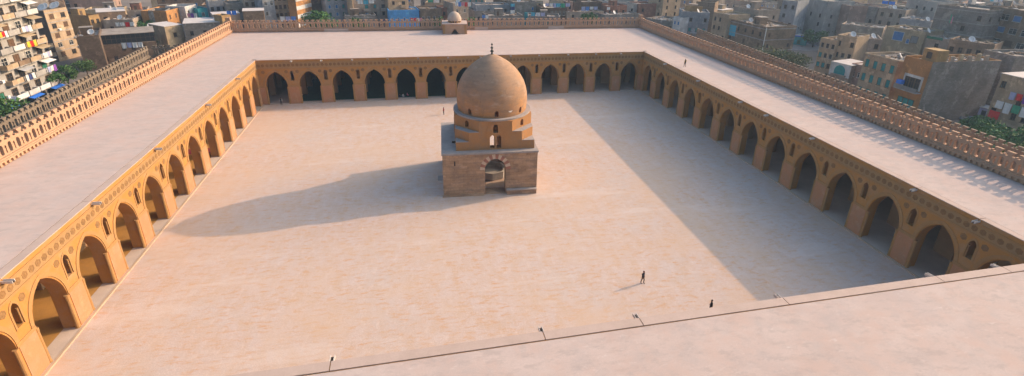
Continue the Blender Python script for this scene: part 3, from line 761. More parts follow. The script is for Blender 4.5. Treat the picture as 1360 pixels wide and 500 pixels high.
# ---- beyond the sunlit wall -------------------------------------------------------
# tall apartment block at the edge of the picture
LX = -92.5
t = thing('apartment_block', 'tall checkered apartment block covered in balconies and washing, beside the sunlit wall', 'building', (LX, 16, 0), math.pi/2)
BW, BH, NF, NC = 43.5, 25.0, 8, 12
fh = BH/NF
q = MB(); q.box((0, .002, -.3), (BW, 14, BH), 'w_concrete'); q.build('wall', t)
q = MB(); q.box((-.1, -.1, BH+.002), (BW+.1, 14.1, BH+.2), 'roof_dust'); q.build('roof', t)
r = random.Random(5); nb = 0
for k in range(NF):
    for i in range(NC):
        x0 = i*BW/NC; x1 = (i+1)*BW/NC; z0 = k*fh; xm = (x0+x1)/2
        if k == 0:
            if i % 2 == 0 and i > 4:
                q = MB(); q.prism([arch_pts(xm, 1.35, 1.8, 3.0, 6, 0)], ident, -.04, .0, 'glass'); ring_strip(q, arch_pts(xm, 1.35, 1.8, 3.0, 6, 0), arch_pts(xm, 1.65, 1.8, 3.35, 6, 0), ident, -.12, 0, 'w_concrete'); q.build('arched_entrance', t)
            elif i > 4:
                q = MB(); q.box((x0+.4, -.05, 0), (x1-.4, .001, 2.4), 'glass'); q.build('shopfront', t)
                q = MB(); q.add([(x0, -.02, 3.1), (x1, -.02, 3.1), (x1, -1.8, 2.5), (x0, -1.8, 2.5), (x0, -.02, 3.16), (x1, -.02, 3.16), (x1, -1.8, 2.56), (x0, -1.8, 2.56)], [(0, 1, 2, 3), (4, 7, 6, 5), (3, 2, 6, 7), (0, 3, 7, 4), (1, 5, 6, 2)], 'bluetarp'); q.build('shop_awning', t)
            continue
        if i % 3 != 1 or i >= 10:
            # balcony: slab and railing, a third of them white
            kk = r.choice(['cl_white', 'w_concrete', 'w_tan', 'w_white', 'w_brown', 'w_concrete'])
            q = MB(); q.box((x0+.15, -1.25, z0-.05), (x1-.15, -.004, z0+.1), 'w_concrete'); q.box((x0+.15, -1.25, z0+.102), (x1-.15, -1.13, z0+1.05), kk)
            q.box((x0+.15, -1.128, z0+.102), (x0+.27, -.004, z0+1.05), kk); q.box((x1-.27, -1.128, z0+.102), (x1-.15, -.004, z0+1.05), kk); q.build('balcony', t); nb += 1
            put_window(t, r.choice(['brown', 'plain', 'white', 'green']), 1.7, 2.1, xm, 0, z0+.15, 0, 'balcony_door')
            u_ = r.random()
            if u_ < .08 or (i == 11 and k in (2, 3, 5, 6)) or (i == 10 and k in (4, 7)):
                c_ = r.choice(['tin', 'w_cream', 'cl_white'])
                q = MB(); q.add([(x0+.1, -.02, z0+fh-.35), (x1-.1, -.02, z0+fh-.35), (x1-.1, -1.75, z0+fh-.95), (x0+.1, -1.75, z0+fh-.95), (x0+.1, -.02, z0+fh-.31), (x1-.1, -.02, z0+fh-.31), (x1-.1, -1.75, z0+fh-.91), (x0+.1, -1.75, z0+fh-.91)], [(0, 1, 2, 3), (4, 7, 6, 5), (3, 2, 6, 7), (0, 3, 7, 4), (1, 5, 6, 2)], c_); q.build('awning', t)
        else:
            put_window(t, r.choice(['plain', 'white', 'brown', 'green']), 1.2, 1.4, xm, 0, z0+1.0)
            if r.random() < .5:
                q = MB(); q.box((xm+.75, -.5, z0+.9), (xm+1.4, -.004, z0+1.5), 'cl_white'); q.build('air_conditioner', t)
OCC.append((-100, 38, 24))
cls = ['cl_white', 'cl_lav', 'cl_red', 'cl_yellow', 'cl_blue', 'cl_pink', 'cl_purple', 'cl_white']
for n_, (i, k, cc, lb) in enumerate((
        (10, 5, ['cl_white', 'cl_lav', 'cl_white'], 'white washing on a high balcony of the checkered apartment block'),
        (11, 3, ['cl_white', 'cl_white', 'cl_lav', 'cl_white'], 'bright white sheets hung at the corner of the checkered apartment block'),
        (10, 4, ['cl_yellow', 'cl_red', 'cl_yellow'], 'yellow and red washing hung on the checkered apartment block'),
        (8, 5, ['cl_pink', 'cl_yellow', 'cl_red', 'cl_white'], 'pink and many-coloured washing on the checkered apartment block'),
        (11, 2, ['cl_lav', 'cl_white', 'cl_purple'], 'lavender and purple washing low on the checkered apartment block'),
        (9, 2, ['cl_white', 'cl_navy', 'cl_white'], 'white and navy washing low on the checkered apartment block'))):
    x0 = i*BW/NC; z0 = k*fh+1.25
    laundry((LX+1.38, 16+x0+.3, z0), (LX+1.38, 16+x0+BW/NC-.3, z0), lb, cc, 1.25)

t = house('tan six-window-wide tower front with a dark blank side wall and dishes on its roof'.replace('six-window-wide ', ''), None, None, 14.2, 16, 'tan', 'plain', 2, 5, world=((-112.3, 97.2), (-110.6, 104.6)), ws=(1.5, 1.3), wins=['plain', 'brown', 'white', 'plain', 'blue'], side=False, bands=True, junk=14, miss=.0, name='apartment_house')
T_TAN = t
part(t, 'side_wall', [((-.06, 0.1, -.3), (-.004, 15.9, 14.0), 'w_darkbrown')], 'blank side wall with its shade painted in dark brown')  # side turned from the sun: its shade is put into the wall colour
for i, (x, z_) in enumerate(((2.6, 8.2), (7.4, 2.3), (7.2, 5.2))): part(t, 'air_conditioner', [((x, -.5, z_), (x+.7, -.004, z_+.55), 'cl_white')])
for i in range(4): dish(on(t, 1.2+1.9*i, 1.2+.8*(i % 2), 13.5), -.3, 'white satellite dish in the row along the roof edge of the tan tower', 'dishes on the tan tower', 1.35)
t = house('low tan house with balconies squeezed between the apartment block and the tan tower', (37, 54), (60, 46.5), 8.4, 8, 'tan', 'plain', 3, 3, wins=['brown', 'plain'], balc=((1, 2), (2, 2), (2, 0)), hut=1, side=False)
t = house('grey blank-walled block rising behind the tan tower', (15, 3), (63, -1), 14, 12, 'grey', 'plain', 4, side=False, miss=.5, hut=1)
for i in range(3): dish(on(t, 3+2.5*i, 1.0, 13.3), .3, 'tilted satellite dish on the grey block behind the tan tower', 'dishes behind the tan tower', 1.4)
house('dark brick house with a glazed iron storey on its roof beyond the old outer wall', (129, 61), (207, 55), 5.6, 12, 'darkbrown', 'plain', 6, 2, par=.2, side=False, miss=.4, junk=6, near=True)
t, W, D, z, *_ = LOCAL['dark brick house with a glazed iron storey on its roof beyond the old outer wall']
q = MB()
for i in range(13): q.box((i*W/12-.06, .3, z), (i*W/12+.06, .42, z+2.6), 'wood_dark')
for zz in (0.05, 1.3, 2.5): q.box((0, .29, z+zz), (W, .43, z+zz+.1), 'wood_dark')
q.build('iron_frame', t); part(t, 'glazing', [((.1, .34, z+.15), (W-.1, .38, z+2.5), 'glass')]); part(t, 'flat_roof', [((-.2, .1, z+2.6), (W+.2, D-.5, z+2.75), 'roof_dust')])
house('dark brown windowless block beside the glazed roof house', (101, 49), (131, 47), 9.2, 14, 'darkbrown', 'plain', 0, side=False, junk=20, hut=1)
house('cream house with one square window and a white roof above the old outer wall', (218, 36), (242, 33), 8.2, 9, 'cream', 'plain', 1, 2, roof='roof_white', side=False, miss=0, junk=0)
house('long grey house with white roof patches behind the sunlit wall corner', (243, 32), (296, 29.5), 8.8, 11, 'grey', 'plain', 3, 2, roof='roof_white', side=False, miss=.2, junk=0)
t = house('little ochre roof tower with an arched opening by the wall corner', (294, 21), (306, 19.5), 11.0, 4, 'ochre', 'plain', 0, side=False, junk=0, name='roof_tower', cat='tower')
q = MB(); q.prism([arch_pts(LOCAL['little ochre roof tower with an arched opening by the wall corner'][1]*.5, .55, 8.8, 9.6, 5, 7.4)], ident, -.02, .0, 'glass'); q.build('arch_opening', t)  # dark panel on the wall stands in for the shade of the opening
house('flat white-roofed shed behind the little ochre roof tower', (283, 20), (318, 18), 10.2, 6, 'taupe', 'plain', 0, roof='roof_white', side=False, junk=0)
house('plain brown box house with a white roof behind the back wall corner', (322, 15.5), (350, 14.6), 11.0, 7, 'brown', 'plain', 0, roof='roof_white', side=False, junk=0)
t = house('bright orange house with brown windows in the low rows beyond the outer wall', (220, 15), (243, 9), 10.0, 8, 'orange', 'brown', 3, 3, side=False, miss=.1)
house('grey blank gable joined to the bright orange house', (196, 15), (219, 14.5), 10.0, 8, 'grey', 'plain', 0, side=False)
house('white house with pink door trim next to the bright orange house', (245, 9), (260, 6), 10.5, 7, 'white', 'brown', 2, 3, side=False)
house('wide grey wall house with two roof huts in front of the far rows', (168, 14), (195, 13), 10.0, 9, 'taupe', 'plain', 1, side=False, hut=2)
house('brown house under a whitewashed roof slab, uphill of the glazed roof', (128, 17), (166, 15), 10, 10, 'brown', 'plain', 2, roof='roof_white', side=False, miss=.5, junk=3)
house('small ochre-walled house beside the tan tower roof', (117, 21), (131, 19), 9.5, 8, 'ochre', 'plain', 2, side=False, hut=1)
house('low taupe house with a rubble roof and white sheets, beyond the glazed roof', (136, 27), (176, 26), 8.2, 12, 'taupe', 'plain', 2, side=False, junk=60)
house('low dark house under a pale slab between tree and cream house', (196, 36), (214, 35), 7.0, 6, 'darkbrown', 'plain', 1, roof='roof_white', side=False, junk=0)
house('teal painted house in the gap behind the white house', (262, 12), (275, 11), 9.5, 7, 'teal', 'white', 1, side=False)
house('dark slate house with three rows of blank windows near the back corner', (276, 2), (300, 1), 12, 9, 'bluegrey', 'plain', 3, side=False)
house('dark grey house with a blue tarpaulin behind the white-roofed shed', (300, 5), (323, 4), 12, 8, 'grey', 'brown', 2, side=False)
house('tan house with narrow brown windows above the brown box house', (322, -3), (347, -4), 14, 9, 'taupe', 'brown', 3, side=False)
house('grey striped house with tall windows left of the tan apartments'.replace('left of', 'next to'), (347, -5), (363, -6), 15, 9, 'bluegrey', 'white', 2, side=False)
for n_, (u, v, z_, cc, lb, dx) in enumerate(((152, 30, 9.2, ['cl_white', 'cl_white', 'cl_red', 'cl_white'], 'white and red washing on the low taupe rubble roof', 5), (178, 36, 7.4, ['cl_yellow', 'cl_red', 'cl_yellow'], 'yellow and red cloths beside the tree', 2.5),
        (200, 33, 8.0, ['bluetarp', 'cl_blue'], 'blue sheet hanging by the tree in the low rows', 5), (160, 57, 7.2, ['cl_white', 'cl_lav', 'cl_white', 'cl_white'], 'lavender and white clothes on the glazed roof terrace', 5), (300, 14.5, 11.5, ['bluetarp', 'bluetarp'], 'bright blue sheet behind the white-roofed shed', 3),
        (248, 18, 9, ['cl_pink', 'cl_purple', 'cl_white'], 'pink and purple washing below the white house', 3))):
    p = at(u, v, z_); laundry(p, p+Vector((dx, dx*.15, 0)), lb, cc, 1.5)

# ---- behind the back wall ---------------------------------------------------------
house('tan apartment house with brown balconies beside the orange striped building', (360, -9), (385, -10), 15.5, 10, 'tan', 'brown', 4, 5, side=False, balc=((1, 0), (2, 0), (3, 0), (1, 3), (2, 3), (3, 3)), miss=.05)
t = house('orange and white striped apartment building behind the back wall', (391, -9), (411, -13), 16, 3, 'orange', 'white', 4, 5, side=False, miss=.0, ws=(1.1, 1.2))
W = LOCAL['orange and white striped apartment building behind the back wall'][1]
for k in range(5): part(t, 'white_band', [((-.06, -.06, 3.0*k+.9), (W+.06, -.003, 3.0*k+2.3), 'w_white')])
house('dark brown narrow block between the striped building and the grey shuttered house', (412, -8), (430, -9), 14.5, 9, 'darkbrown', 'plain', 2, side=False, miss=.5)
house('grey house with blue and green shutters and a tan corner', (431, -8), (459, -9), 15, 9, 'bluegrey', 'blue', 3, 5, side=False, wins=['blue', 'green', 'teal'], miss=.1)
house('narrow tan stair tower beside the grey shuttered house', (460, -9), (467, -9), 15.5, 9, 'tan', 'plain', 0, side=False)  # tan block added for the lit corner of the grey shuttered house
house('grey-brown flats with open balconies and blue shutters', (468, -8), (513, -9), 15, 10, 'taupe', 'blue', 4, 5, side=False, wins=['blue', 'plain', 'teal'], balc=((1, 1), (2, 1), (3, 1), (1, 3), (3, 3)))
house('tan brick house with one broad balcony above the sky-blue house', (515, -4), (542, -5), 14, 9, 'tan', 'plain', 2, side=False, balc=((2, 1), (3, 1)))
house('bright sky-blue house with small blue windows behind the back wall', (516, 14), (556.5, 13.2), 9.6, 9, 'skyblue', 'blue', 5, 2, side=False, miss=.0, junk=30, ws=(.9, 1.2))
house('brown house with three arched pale windows beside the sky-blue house', (558, 12), (587, 11.3), 10, 9, 'brown', 'white', 4, 2, side=False, miss=0, junk=20)
house('dark red-roofed lean-to house behind the domed box', (586, 10.5), (601, 10), 10.2, 7, 'redbrick', 'plain', 2, side=False)
house('tall tan house whose lit corner rises behind the white dome', (602, 4.5), (622, 3.5), 12.5, 9, 'taupe', 'white', 2, 3, side=False)
house('low grey house with a slate roof right behind the dome box'.replace('right ', 'just '), (630, 15), (664, 14), 8.6, 9, 'grey', 'plain', 3, side=False, junk=40)
house('long dark grey house with tin sheets in the rows past the dome', (632, 7), (677, 6.5), 10.5, 9, 'bluegrey', 'plain', 4, side=False, miss=.4)
house('grey wall house with one blue and one green window', (682, 3), (713, 2.4), 12, 9, 'grey', 'blue', 3, 3, side=False, wins=['blue', 'green', 'teal'], miss=.3)
t = house('turquoise painted shop front beside the white-windowed house', (701, 18.5), (713, 18.2), 8.2, 4, 'teal', 'green', 1, 2, side=False, junk=0)
house('dark brown house with a row of tall white windows', (720, 10.8), (752, 10.4), 10.5, 9, 'darkbrown', 'white', 6, 3, side=False, miss=.05, ws=(1.0, 1.7), junk=12)
house('slim brown chimney-like house behind the white-windowed house', (753.5, 3), (761, 3), 12.5, 5, 'pink', 'plain', 1, side=False, miss=.6)
house('low house with a broad rubble roof behind the small green tree', (753, 16), (802, 15), 9.0, 11, 'taupe', 'plain', 3, side=False, junk=120)
house('long dark brown house above the rubble roof', (762, 3), (800, 2.5), 12, 9, 'darkbrown', 'plain', 4, side=False, miss=.4, hut=1)
house('low grey house with a flat stony roof near the back corner pier', (803, 20), (851, 18.5), 8.6, 12, 'grey', 'plain', 4, side=False, junk=110)
house('reddish brick house with a small white panel over the stony roof', (806, 8), (833, 7.5), 11, 8, 'redbrick', 'plain', 3, side=False, hut=1)
house('pale grey concrete box beside the reddish brick house', (833, 5.5), (847, 5), 11.5, 7, 'concrete', 'plain', 1, side=False, miss=0)
house('red-brown long wall house behind the corner pier', (849, 5.5), (872, 5), 11.5, 8, 'redbrick', 'plain', 2, side=False, miss=.6)
house('tarpaulin and rubble roofed low house beyond the corner pier', (858, 24), (898, 30), 7.5, 12, 'grey', 'plain', 3, side=False, junk=120)
house('tan corner house with tall narrow windows past the corner pier', (882, -5), (905, -6), 15, 9, 'tan', 'plain', 2, 5, side=True, miss=.2)
house('white and blue painted narrow house below the tan corner house', (895, 22), (904, 24), 10.0, 4, 'white', 'blue', 2, 3, side=False, miss=0)
for (u, v, z_, dx, cc, lb) in ((371, 22, 11, 5, ['cl_white', 'cl_lav', 'cl_blue'], 'white and blue washing below the tan apartment house'), (545, 24, 10.2, 4, ['cl_red', 'cl_red', 'cl_white', 'cl_pink'], 'red washing in front of the sky-blue house'),
        (604, 3, 13.5, 6, ['cl_white', 'cl_blue', 'cl_pink', 'cl_red', 'cl_white'], 'pink and blue washing on the tall tan house roof'), (724, 4.5, 12.8, 5, ['cl_lav', 'cl_white', 'cl_lav'], 'pale blue sheets on the roof of the white-windowed house'),
        (738, 4.5, 12.8, 6, ['cyan', 'cl_green', 'cl_lav'], 'turquoise and pale sheets beside the chimney-like house'), (806, 9.5, 11.6, 1.5, ['cl_white'], 'single white sheet on the reddish brick house'),
        (474, 0, 14.2, 6, ['cl_white', 'cyan', 'cl_white'], 'white and turquoise washing on the grey-brown flats'), (640, 20, 9.8, 2.5, ['cl_blue', 'cl_white'], 'small blue sheet on the slate roof past the dome'), (772, 9, 11.6, 7, ['cl_lav', 'cl_blue', 'cl_white', 'cl_lav'], 'pale washing strung over the rubble roof')):
    p = at(u, v, z_); laundry(p, p+Vector((dx, 0, 0)), lb, cc, 1.5)
p = at(678, 5, 12.5)
t = thing('hanging_washing', 'tall column of turquoise and white washing on the grey wall', 'laundry', p)
for i, k in enumerate(['cyan', 'cl_navy', 'cl_white', 'cyan', 'cl_lav']):
    q = MB(); cloth(q, (0, 0, -i*1.25), (1.7, 0, 0), 1.15, k, .05, i); q.build('cloth', t)

# ---- beyond the shaded wall -------------------------------------------------------
t = house('slate-grey house with teal windows and an ochre roof wall', (905, 15.5), (943, 17.5), 12.0, 11, 'bluegrey', 'teal', 4, 3, side=False, wins=['teal', 'teal', 'plain'], miss=.3, hut=1)
W, D, z = LOCAL['slate-grey house with teal windows and an ochre roof wall'][1:4]
part(t, 'roof_wall', [((1.5, 3, z), (W*.75, 3.3, z+1.9), 'w_ochre'), ((1.5, 3.302, z), (1.8, 7, z+1.9), 'w_ochre')])
part(t, 'porch', [((W*.42, -1.6, 4.2), (W*.72, -.004, 4.45), 'tin'), ((W*.42, -1.5, 0), (W*.46, -1.1, 4.198), 'w_ochre'), ((W*.68, -1.5, 0), (W*.72, -1.1, 4.198), 'w_ochre')])
house('tan house with ochre upper wall and dark windows beside the slate-grey house', (948, 16), (968, 20), 13.0, 10, 'tan', 'plain', 3, 4, side=False, miss=.1)
t = house('large brown house with a painted blue wall patch and green windows', (969, 25), (1017, 36), 11.5, 13, 'brown', 'green', 5, 3, side=True, wins=['plain', 'plain', 'brown'], miss=.2, hut=1, junk=50, bands=True)
W, D, z = LOCAL['large brown house with a painted blue wall patch and green windows'][1:4]
part(t, 'blue_patch', [((.6, -.05, 5.9), (4.2, -.003, 9.6), 'cyan')]); 
for i in range(4): put_window(t, 'green', 1.3, 1.6, 1.2+1.9*i, -.01, 1.6, 0, 'green_shutter')
q = MB(); q.tube([(W+.2, .3, z-.3), (W+.2, .3, 0)], .14, 'cl_white', 8); q.build('drain_pipe', t)
house('long-roofed brown house stepping up behind the blue patch house', (975, 8), (1008, 14), 14.5, 10, 'taupe', 'plain', 4, 4, side=True, miss=.35, hut=1, junk=60)
house('small brick house topping the row behind the tan and ochre house', (925, 2), (950, 4), 14, 8, 'brown', 'white', 2, 4, side=True, miss=.3)
house('blue-grey tall block with a small square window over the shed yard', (1040, 0), (1060, 2), 17, 12, 'bluegrey', 'plain', 2, 5, side=False, miss=.4)
house('lilac-grey tall block with a stair slot over the shed yard', (1064, -4), (1100, 2), 17, 12, 'concrete', 'plain', 3, 5, side=True, miss=.45)
house('lilac-grey tall block with narrow windows at the end of the shed yard', (1100, 2), (1130, 8), 16, 12, 'pink', 'plain', 3, 5, side=False, miss=.35)
house('low grey wall house with white sheets before the tall blue-grey block', (1022, 15), (1050, 19), 11, 8, 'grey', 'white', 3, 3, side=False, miss=.3)
house('long shed with a white roof in the yard between the houses', (1054, 35), (1096, 39), 5.2, 7, 'taupe', 'plain', 0, roof='roof_white', side=False, junk=0, name='shed', cat='shed')
t = house('small shed with a blue roof edge and green door in the yard', (1052, 47), (1073, 49), 4.0, 5, 'teal', 'green', 1, 1, roof='roof_white', side=False, junk=0, name='shed', cat='shed')
W = LOCAL['small shed with a blue roof edge and green door in the yard'][1]
part(t, 'roof_edge', [((-.2, -.3, 3.7), (W+.2, -.16, 4.1), 'bluetarp')])
t = house('half-ruined tan house with open top windows beside the rubble yard', (1091, 50), (1112, 54), 12.0, 9, 'tan', 'bare', 3, 4, side=False, wins=['bare', 'bare', 'plain', 'teal'], miss=.15, junk=40)
house('tan house with broken parapet behind the half-ruined house', (1113, 46), (1139, 50), 13.5, 8, 'tan', 'bare', 3, 4, side=True, wins=['bare', 'plain'], miss=.4, junk=50)
house('plain taupe house with a pale roof line behind the white arched house', (1139, 50), (1172, 53), 12.5, 9, 'taupe', 'plain', 3, 4, side=True, miss=.6, junk=50)
t = house('white-topped house with a blue pointed arch window', (1105, 82), (1131, 88), 7.6, 8, 'taupe', 'blue', 3, 2, roof='roof_white', side=True, miss=1, junk=0)
W, D, z = LOCAL['white-topped house with a blue pointed arch window'][1:4]
part(t, 'white_storey', [((-.08, -.08, 4.2), (W+.08, -.003, 7.55), 'w_white')])
q = MB(); q.prism([arch_pts(W*.5, 1.5, 5.6, 7.2, 6, 4.7)], ident, -.13, -.082, 'sh_teal'); q.build('arched_window', t)
q = MB(); q.box((W*.5-2, -.6, 4.2), (W*.5+2, -.085, 4.75), 'w_taupe'); q.build('balcony', t)
put_window(t, 'blue', 1.3, 2.1, W*.4, 0, .8); put_window(t, 'blue', 1.1, 2.1, W*.75, 0, .8)
t = house('big tan house with curved cornice and tall teal shutters', (1150, 70), (1194, 81), 11.6, 12, 'tan', 'teal', 4, 3, side=False, wins=['teal'], miss=.0, junk=70, ws=(1.1, 1.9), cornice=True)
t = house('brick annex with two windows between white-topped house and big tan house', (1132, 84), (1149, 88), 8, 7, 'pink', 'white', 2, 2, side=False, miss=.1)
t = house('orange-fronted house with a white balcony and a huge blank grey side wall', (1203, 74), (1239, 83), 13.6, 19, 'orange', 'white', 3, 3, side=False, miss=1, junk=120)
W, D, z = LOCAL['orange-fronted house with a white balcony and a huge blank grey side wall'][1:4]
part(t, 'side_wall', [((W+.004, .02, -.3), (W+.07, D, z+.02), 'w_grey')], 'huge blank grey brick side wall')
part(t, 'roof_room', [((W*.45, 1.0, z-.6), (W-.3, 4.0, z+2.4), 'w_ochre')]); part(t, 'roof_room_window', [((W*.6, .93, z+.4), (W*.6+1.2, .997, z+1.8), 'glass')])
part(t, 'balcony', [((.5, -1.5, 6.2), (W-.4, -.004, 6.4), 'w_concrete'), ((.5, -1.5, 6.402), (W-.4, -1.38, 7.3), 'sh_grey')])
part(t, 'loggia', [((1.2, -.06, 6.6), (W-.8, -.004, 9.9), 'w_white')])
for i in range(3): put_window(t, 'plain', 1.25, 2.5, 2.3+i*(W-4.2)/2.0, -.06, 6.8, 0, 'balcony_door')
for i in range(3): put_window(t, 'teal', 1.4, 2.2, 2.0+i*(W-4)/2.0, 0, 2.2)
part(t, 'blue_tank', [((.7, -1.3, 7.32), (2.1, -.4, 8.2), 'bluetarp')])
for i in range(5): part(t, 'roof_pier', [((W-.4, 4.6+2.4*i, z-.5), (W+.0, 5.6+2.4*i, z+1.2+.4*(i % 2)), 'w_cream' if i % 2 else 'w_taupe')])
house('tall plain grey building with a ridge of broken roof, past the orange-fronted house', (1308, 66), (1350, 75), 14.6, 12, 'grey', 'plain', 3, 4, side=False, miss=.8, junk=40, hut=0)
t = house('tan house hung with laundry and a red cloth above the green tree', (1331, 98), (1388, 111), 12.6, 10, 'tan', 'plain', 4, 4, side=True, miss=.6, roof='roof_white')
W, D, z, zr, fh, a_, U_, V_ = LOCAL['tan house hung with laundry and a red cloth above the green tree'][1:]
LH = t
def wash(lb, x0, x1, z_, cc, h): laundry(on(LH, x0, -.55, z_), on(LH, x1, -.55, z_), lb, cc, h)
wash('single red cloth hanging from the tan laundry house', .5, 2.9, 4.9, ['cl_red'], 2.3)
wash('white sheets hanging from the tan laundry house', 1.2, 7.5, 7.2, ['cl_white', 'cl_white', 'cl_green', 'cl_white'], 2.2)
wash('lavender awning cloth and red clothes high on the tan laundry house', 3.0, 8.0, 9.6, ['cl_lav', 'cl_red', 'cl_purple', 'cl_blue'], 1.8)
house('cream house with one large blue window on the middle terrace', (1178, 35), (1230, 43), 14.0, 10, 'cream', 'blue', 4, 3, side=True, miss=.75, junk=60)
t = LOCAL['cream house with one large blue window on the middle terrace'][0]
put_window(t, 'blue', 3.0, 2.6, 4.0, -.01, 10.4, 0, 'blue_window'); put_window(t, 'grey', 2.0, 2.0, 8.6, -.01, 10.4, 0, 'grey_window')
house('tan terrace with a green tarpaulin edge on the middle rows', (1232, 48), (1262, 53), 13.5, 8, 'taupe', 'plain', 3, side=False, miss=.6, junk=60)
t = LOCAL['tan terrace with a green tarpaulin edge on the middle rows'][0]; W = LOCAL['tan terrace with a green tarpaulin edge on the middle rows'][1]
part(t, 'tarpaulin', [((0, -.3, 12.9), (W*.7, -.1, 13.6), 'sh_green')])
house('long rubble-topped brick house behind the big orange-fronted house', (1262, 52), (1322, 60), 14.5, 9, 'brown', 'plain', 5, side=False, miss=.6, junk=120)
t = house('broad brown building with white-framed windows and dishes at the picture edge', (1316, 8), (1400, 20), 21.5, 14, 'brown', 'white', 5, 6, side=False, miss=.05, ws=(2.4, 1.6), balc=((5, 0), (4, 0), (3, 0)), wins=['white', 'brown', 'blue'])
for i in range(4): dish(on(t, 1.5+4.2*i, 1.0, 21.2), .9, 'big white satellite dish on the broad brown building', 'dishes on the broad brown building', 1.35)
house('wide grey building with few small windows behind the middle terrace', (1246, 6), (1314, 14), 21.0, 13, 'grey', 'plain', 4, 6, side=True, miss=.6, bands=True)
laundry(at(1264, 18, 19), at(1266.5, 24, 18.4), 'pink and green washing on the wide grey building', ['cl_green', 'cl_pink'], 2.4)
house('low house with blue sheets among the far middle roofs', (1196, 24), (1238, 29), 14.5, 9, 'bluegrey', 'plain', 3, side=False, miss=.4, junk=60, tanks=1)
house('dim grey block at the head of the shed yard trees', (1134, 6), (1166, 10), 16, 10, 'grey', 'plain', 3, side=True, miss=.4)
house('taupe block with a roof tank behind the cream terrace house', (1168, 10), (1204, 14), 16, 10, 'taupe', 'plain', 3, side=True, miss=.4, tanks=1)
house('rubble-roofed low house above the plain taupe house', (1118, 32), (1174, 38), 12.0, 9, 'taupe', 'plain', 5, side=False, miss=.6, junk=150)
house('concrete frame house with open upper floor at the top of the picture', (1206, -2), (1246, 3), 19, 10, 'concrete', 'bare', 4, 5, side=True, miss=.2, bands=True)
# yards and piles
g = MB(); g.add([at(956, 66, .0), at(1012, 62, .0), at(1030, 76, .0), at(985, 80, .0)], [(0, 1, 2, 3)], 'pale_ground'); structure('yard', g)
def heap(label, px, z, n, rad, mats):
    p = at(*px, z); q = MB(); r = random.Random(hash_(label)); debris(q, -rad, rad, -rad*.6, rad*.6, 0, n, r, mats); q.lathe([(rad*1.1, -.4), (rad*.7, .35), (rad*.2, .6)], (0, 0, 0), 14, 'rubble')
    o = q.build('rubble', None, False, (p.x, p.y, 0)); tag(o, label, 'rubble', None, 'stuff')
heap('grey rubble heap in the yard before the long shed', (1056, 60), 0, 120, 9, ('rubble', 'w_concrete', 'w_grey', 'cl_lav'))
heap('bluish rubbish and rubble below the huge blank grey wall', (1290, 152), 0, 120, 6, ('cl_lav', 'w_bluegrey', 'rubble', 'cl_blue', 'w_concrete'))
for (u, v, w_, d_, k, lb) in ((1283, 148, 4.6, 4, 'cl_lav', 'lilac painted shack at the foot of the blank grey wall'), (1303, 158, 3.0, 3, 'cl_lav', 'smaller pale shack beside the laundry house'), (1232, 136, 4.5, 3, 'cyan', 'low shack with a faded turquoise top below the orange-fronted house')):
    p = at(u, v, 0); t = thing('shack', lb, 'shack', (p.x, p.y, 0), R(-78))
    part(t, 'wall', [((-w_/2, 0, -.3), (w_/2, d_, 2.6), k)]); part(t, 'roof', [((-w_/2-.2, -.3, 2.602), (w_/2+.2, d_+.2, 2.72), 'tin')]); part(t, 'door', [((-.4, -.05, 0), (.5, -.004, 2.0), 'glass')])
p = at(1278, 122, 3)
# dishes on single roofs
for lb, x, y in (('dark brown windowless block beside the glazed roof house', 3, 4), ('long grey house with white roof patches behind the sunlit wall corner', 9, 5), ('brown house under a whitewashed roof slab, uphill of the glazed roof', 5, 3), ('grey house with blue and green shutters and a tan corner', 4, 3),
        ('low grey house with a flat stony roof near the back corner pier', 6, 3), ('large brown house with a painted blue wall patch and green windows', 6, 4), ('slate-grey house with teal windows and an ochre roof wall', 6, 1), ('tan house with broken parapet behind the half-ruined house', 3, 2),
        ('plain taupe house with a pale roof line behind the white arched house', 4, 3), ('big tan house with curved cornice and tall teal shutters', 6, 4), ('cream house with one large blue window on the middle terrace', 11, 1), ('long rubble-topped brick house behind the big orange-fronted house', 4, 2),
        ('wide grey building with few small windows behind the middle terrace', 6, 2), ('taupe block with a roof tank behind the cream terrace house', 4, 2), ('low taupe house with a rubble roof and white sheets, beyond the glazed roof', 4, 3), ('dark brown house with a row of tall white windows', 2, 3),
        ('low house with blue sheets among the far middle roofs', 7, 2), ('long-roofed brown house stepping up behind the blue patch house', 5, 2), ('grey wall house with one blue and one green window', 3, 2), ('tall tan house whose lit corner rises behind the white dome', 3, 2)):
    t = LOCAL[lb][0]; short = ' '.join(lb.replace(',', '').split()[:8])
    dish(on(t, x, y, LOCAL[lb][4]+.02), rnd.uniform(-.5, .9), 'satellite dish on the roof of the '+short, None, 1.05)
# trees
def T_(lb, u, v, zc, h, rad, **k):
    p = at(u, v, zc); return tree(lb, (p.x, p.y, -.3), h, rad, **k)
T_('broad dark green tree against the laundry house', 1340, 184, 4.8, 7.4, 6.8, n=5200, ls=.28, leaf=('leaf_a', 'leaf_g', 'leaf_g', 'leaf_a'))
T_('dark bushy tree at the picture edge below the laundry house', 1362, 206, 4.5, 6.5, 4.5, n=3000, ls=.28, leaf=('leaf_a', 'leaf_b', 'leaf_a'))
T_('wide olive dusty tree behind the shaded wall', 1036, 75, 4.2, 7.2, 8.0, n=5200, ls=.32, leaf=('leaf_c', 'leaf_c', 'leaf_b'), flat=.6)
T_('fresh green tree beside the white sheets and the shed', 1047, 40, 5, 9, 4.5, n=2200, leaf=('leaf_g', 'leaf_a'))
T_('low green trees by the shed under the lilac-grey blocks'.replace('trees', 'tree'), 1036, 46, 3, 6, 4, n=1600, leaf=('leaf_a', 'leaf_b'))
T_('pale green tree behind the half-ruined house', 1104, 44, 4.5, 7.5, 6.5, n=2200, leaf=('leaf_b', 'leaf_c'))
T_('round dark tree behind the orange striped building', 421, 24, 9.5, 12.5, 6.6, n=3200, leaf=('leaf_a', 'leaf_g'))
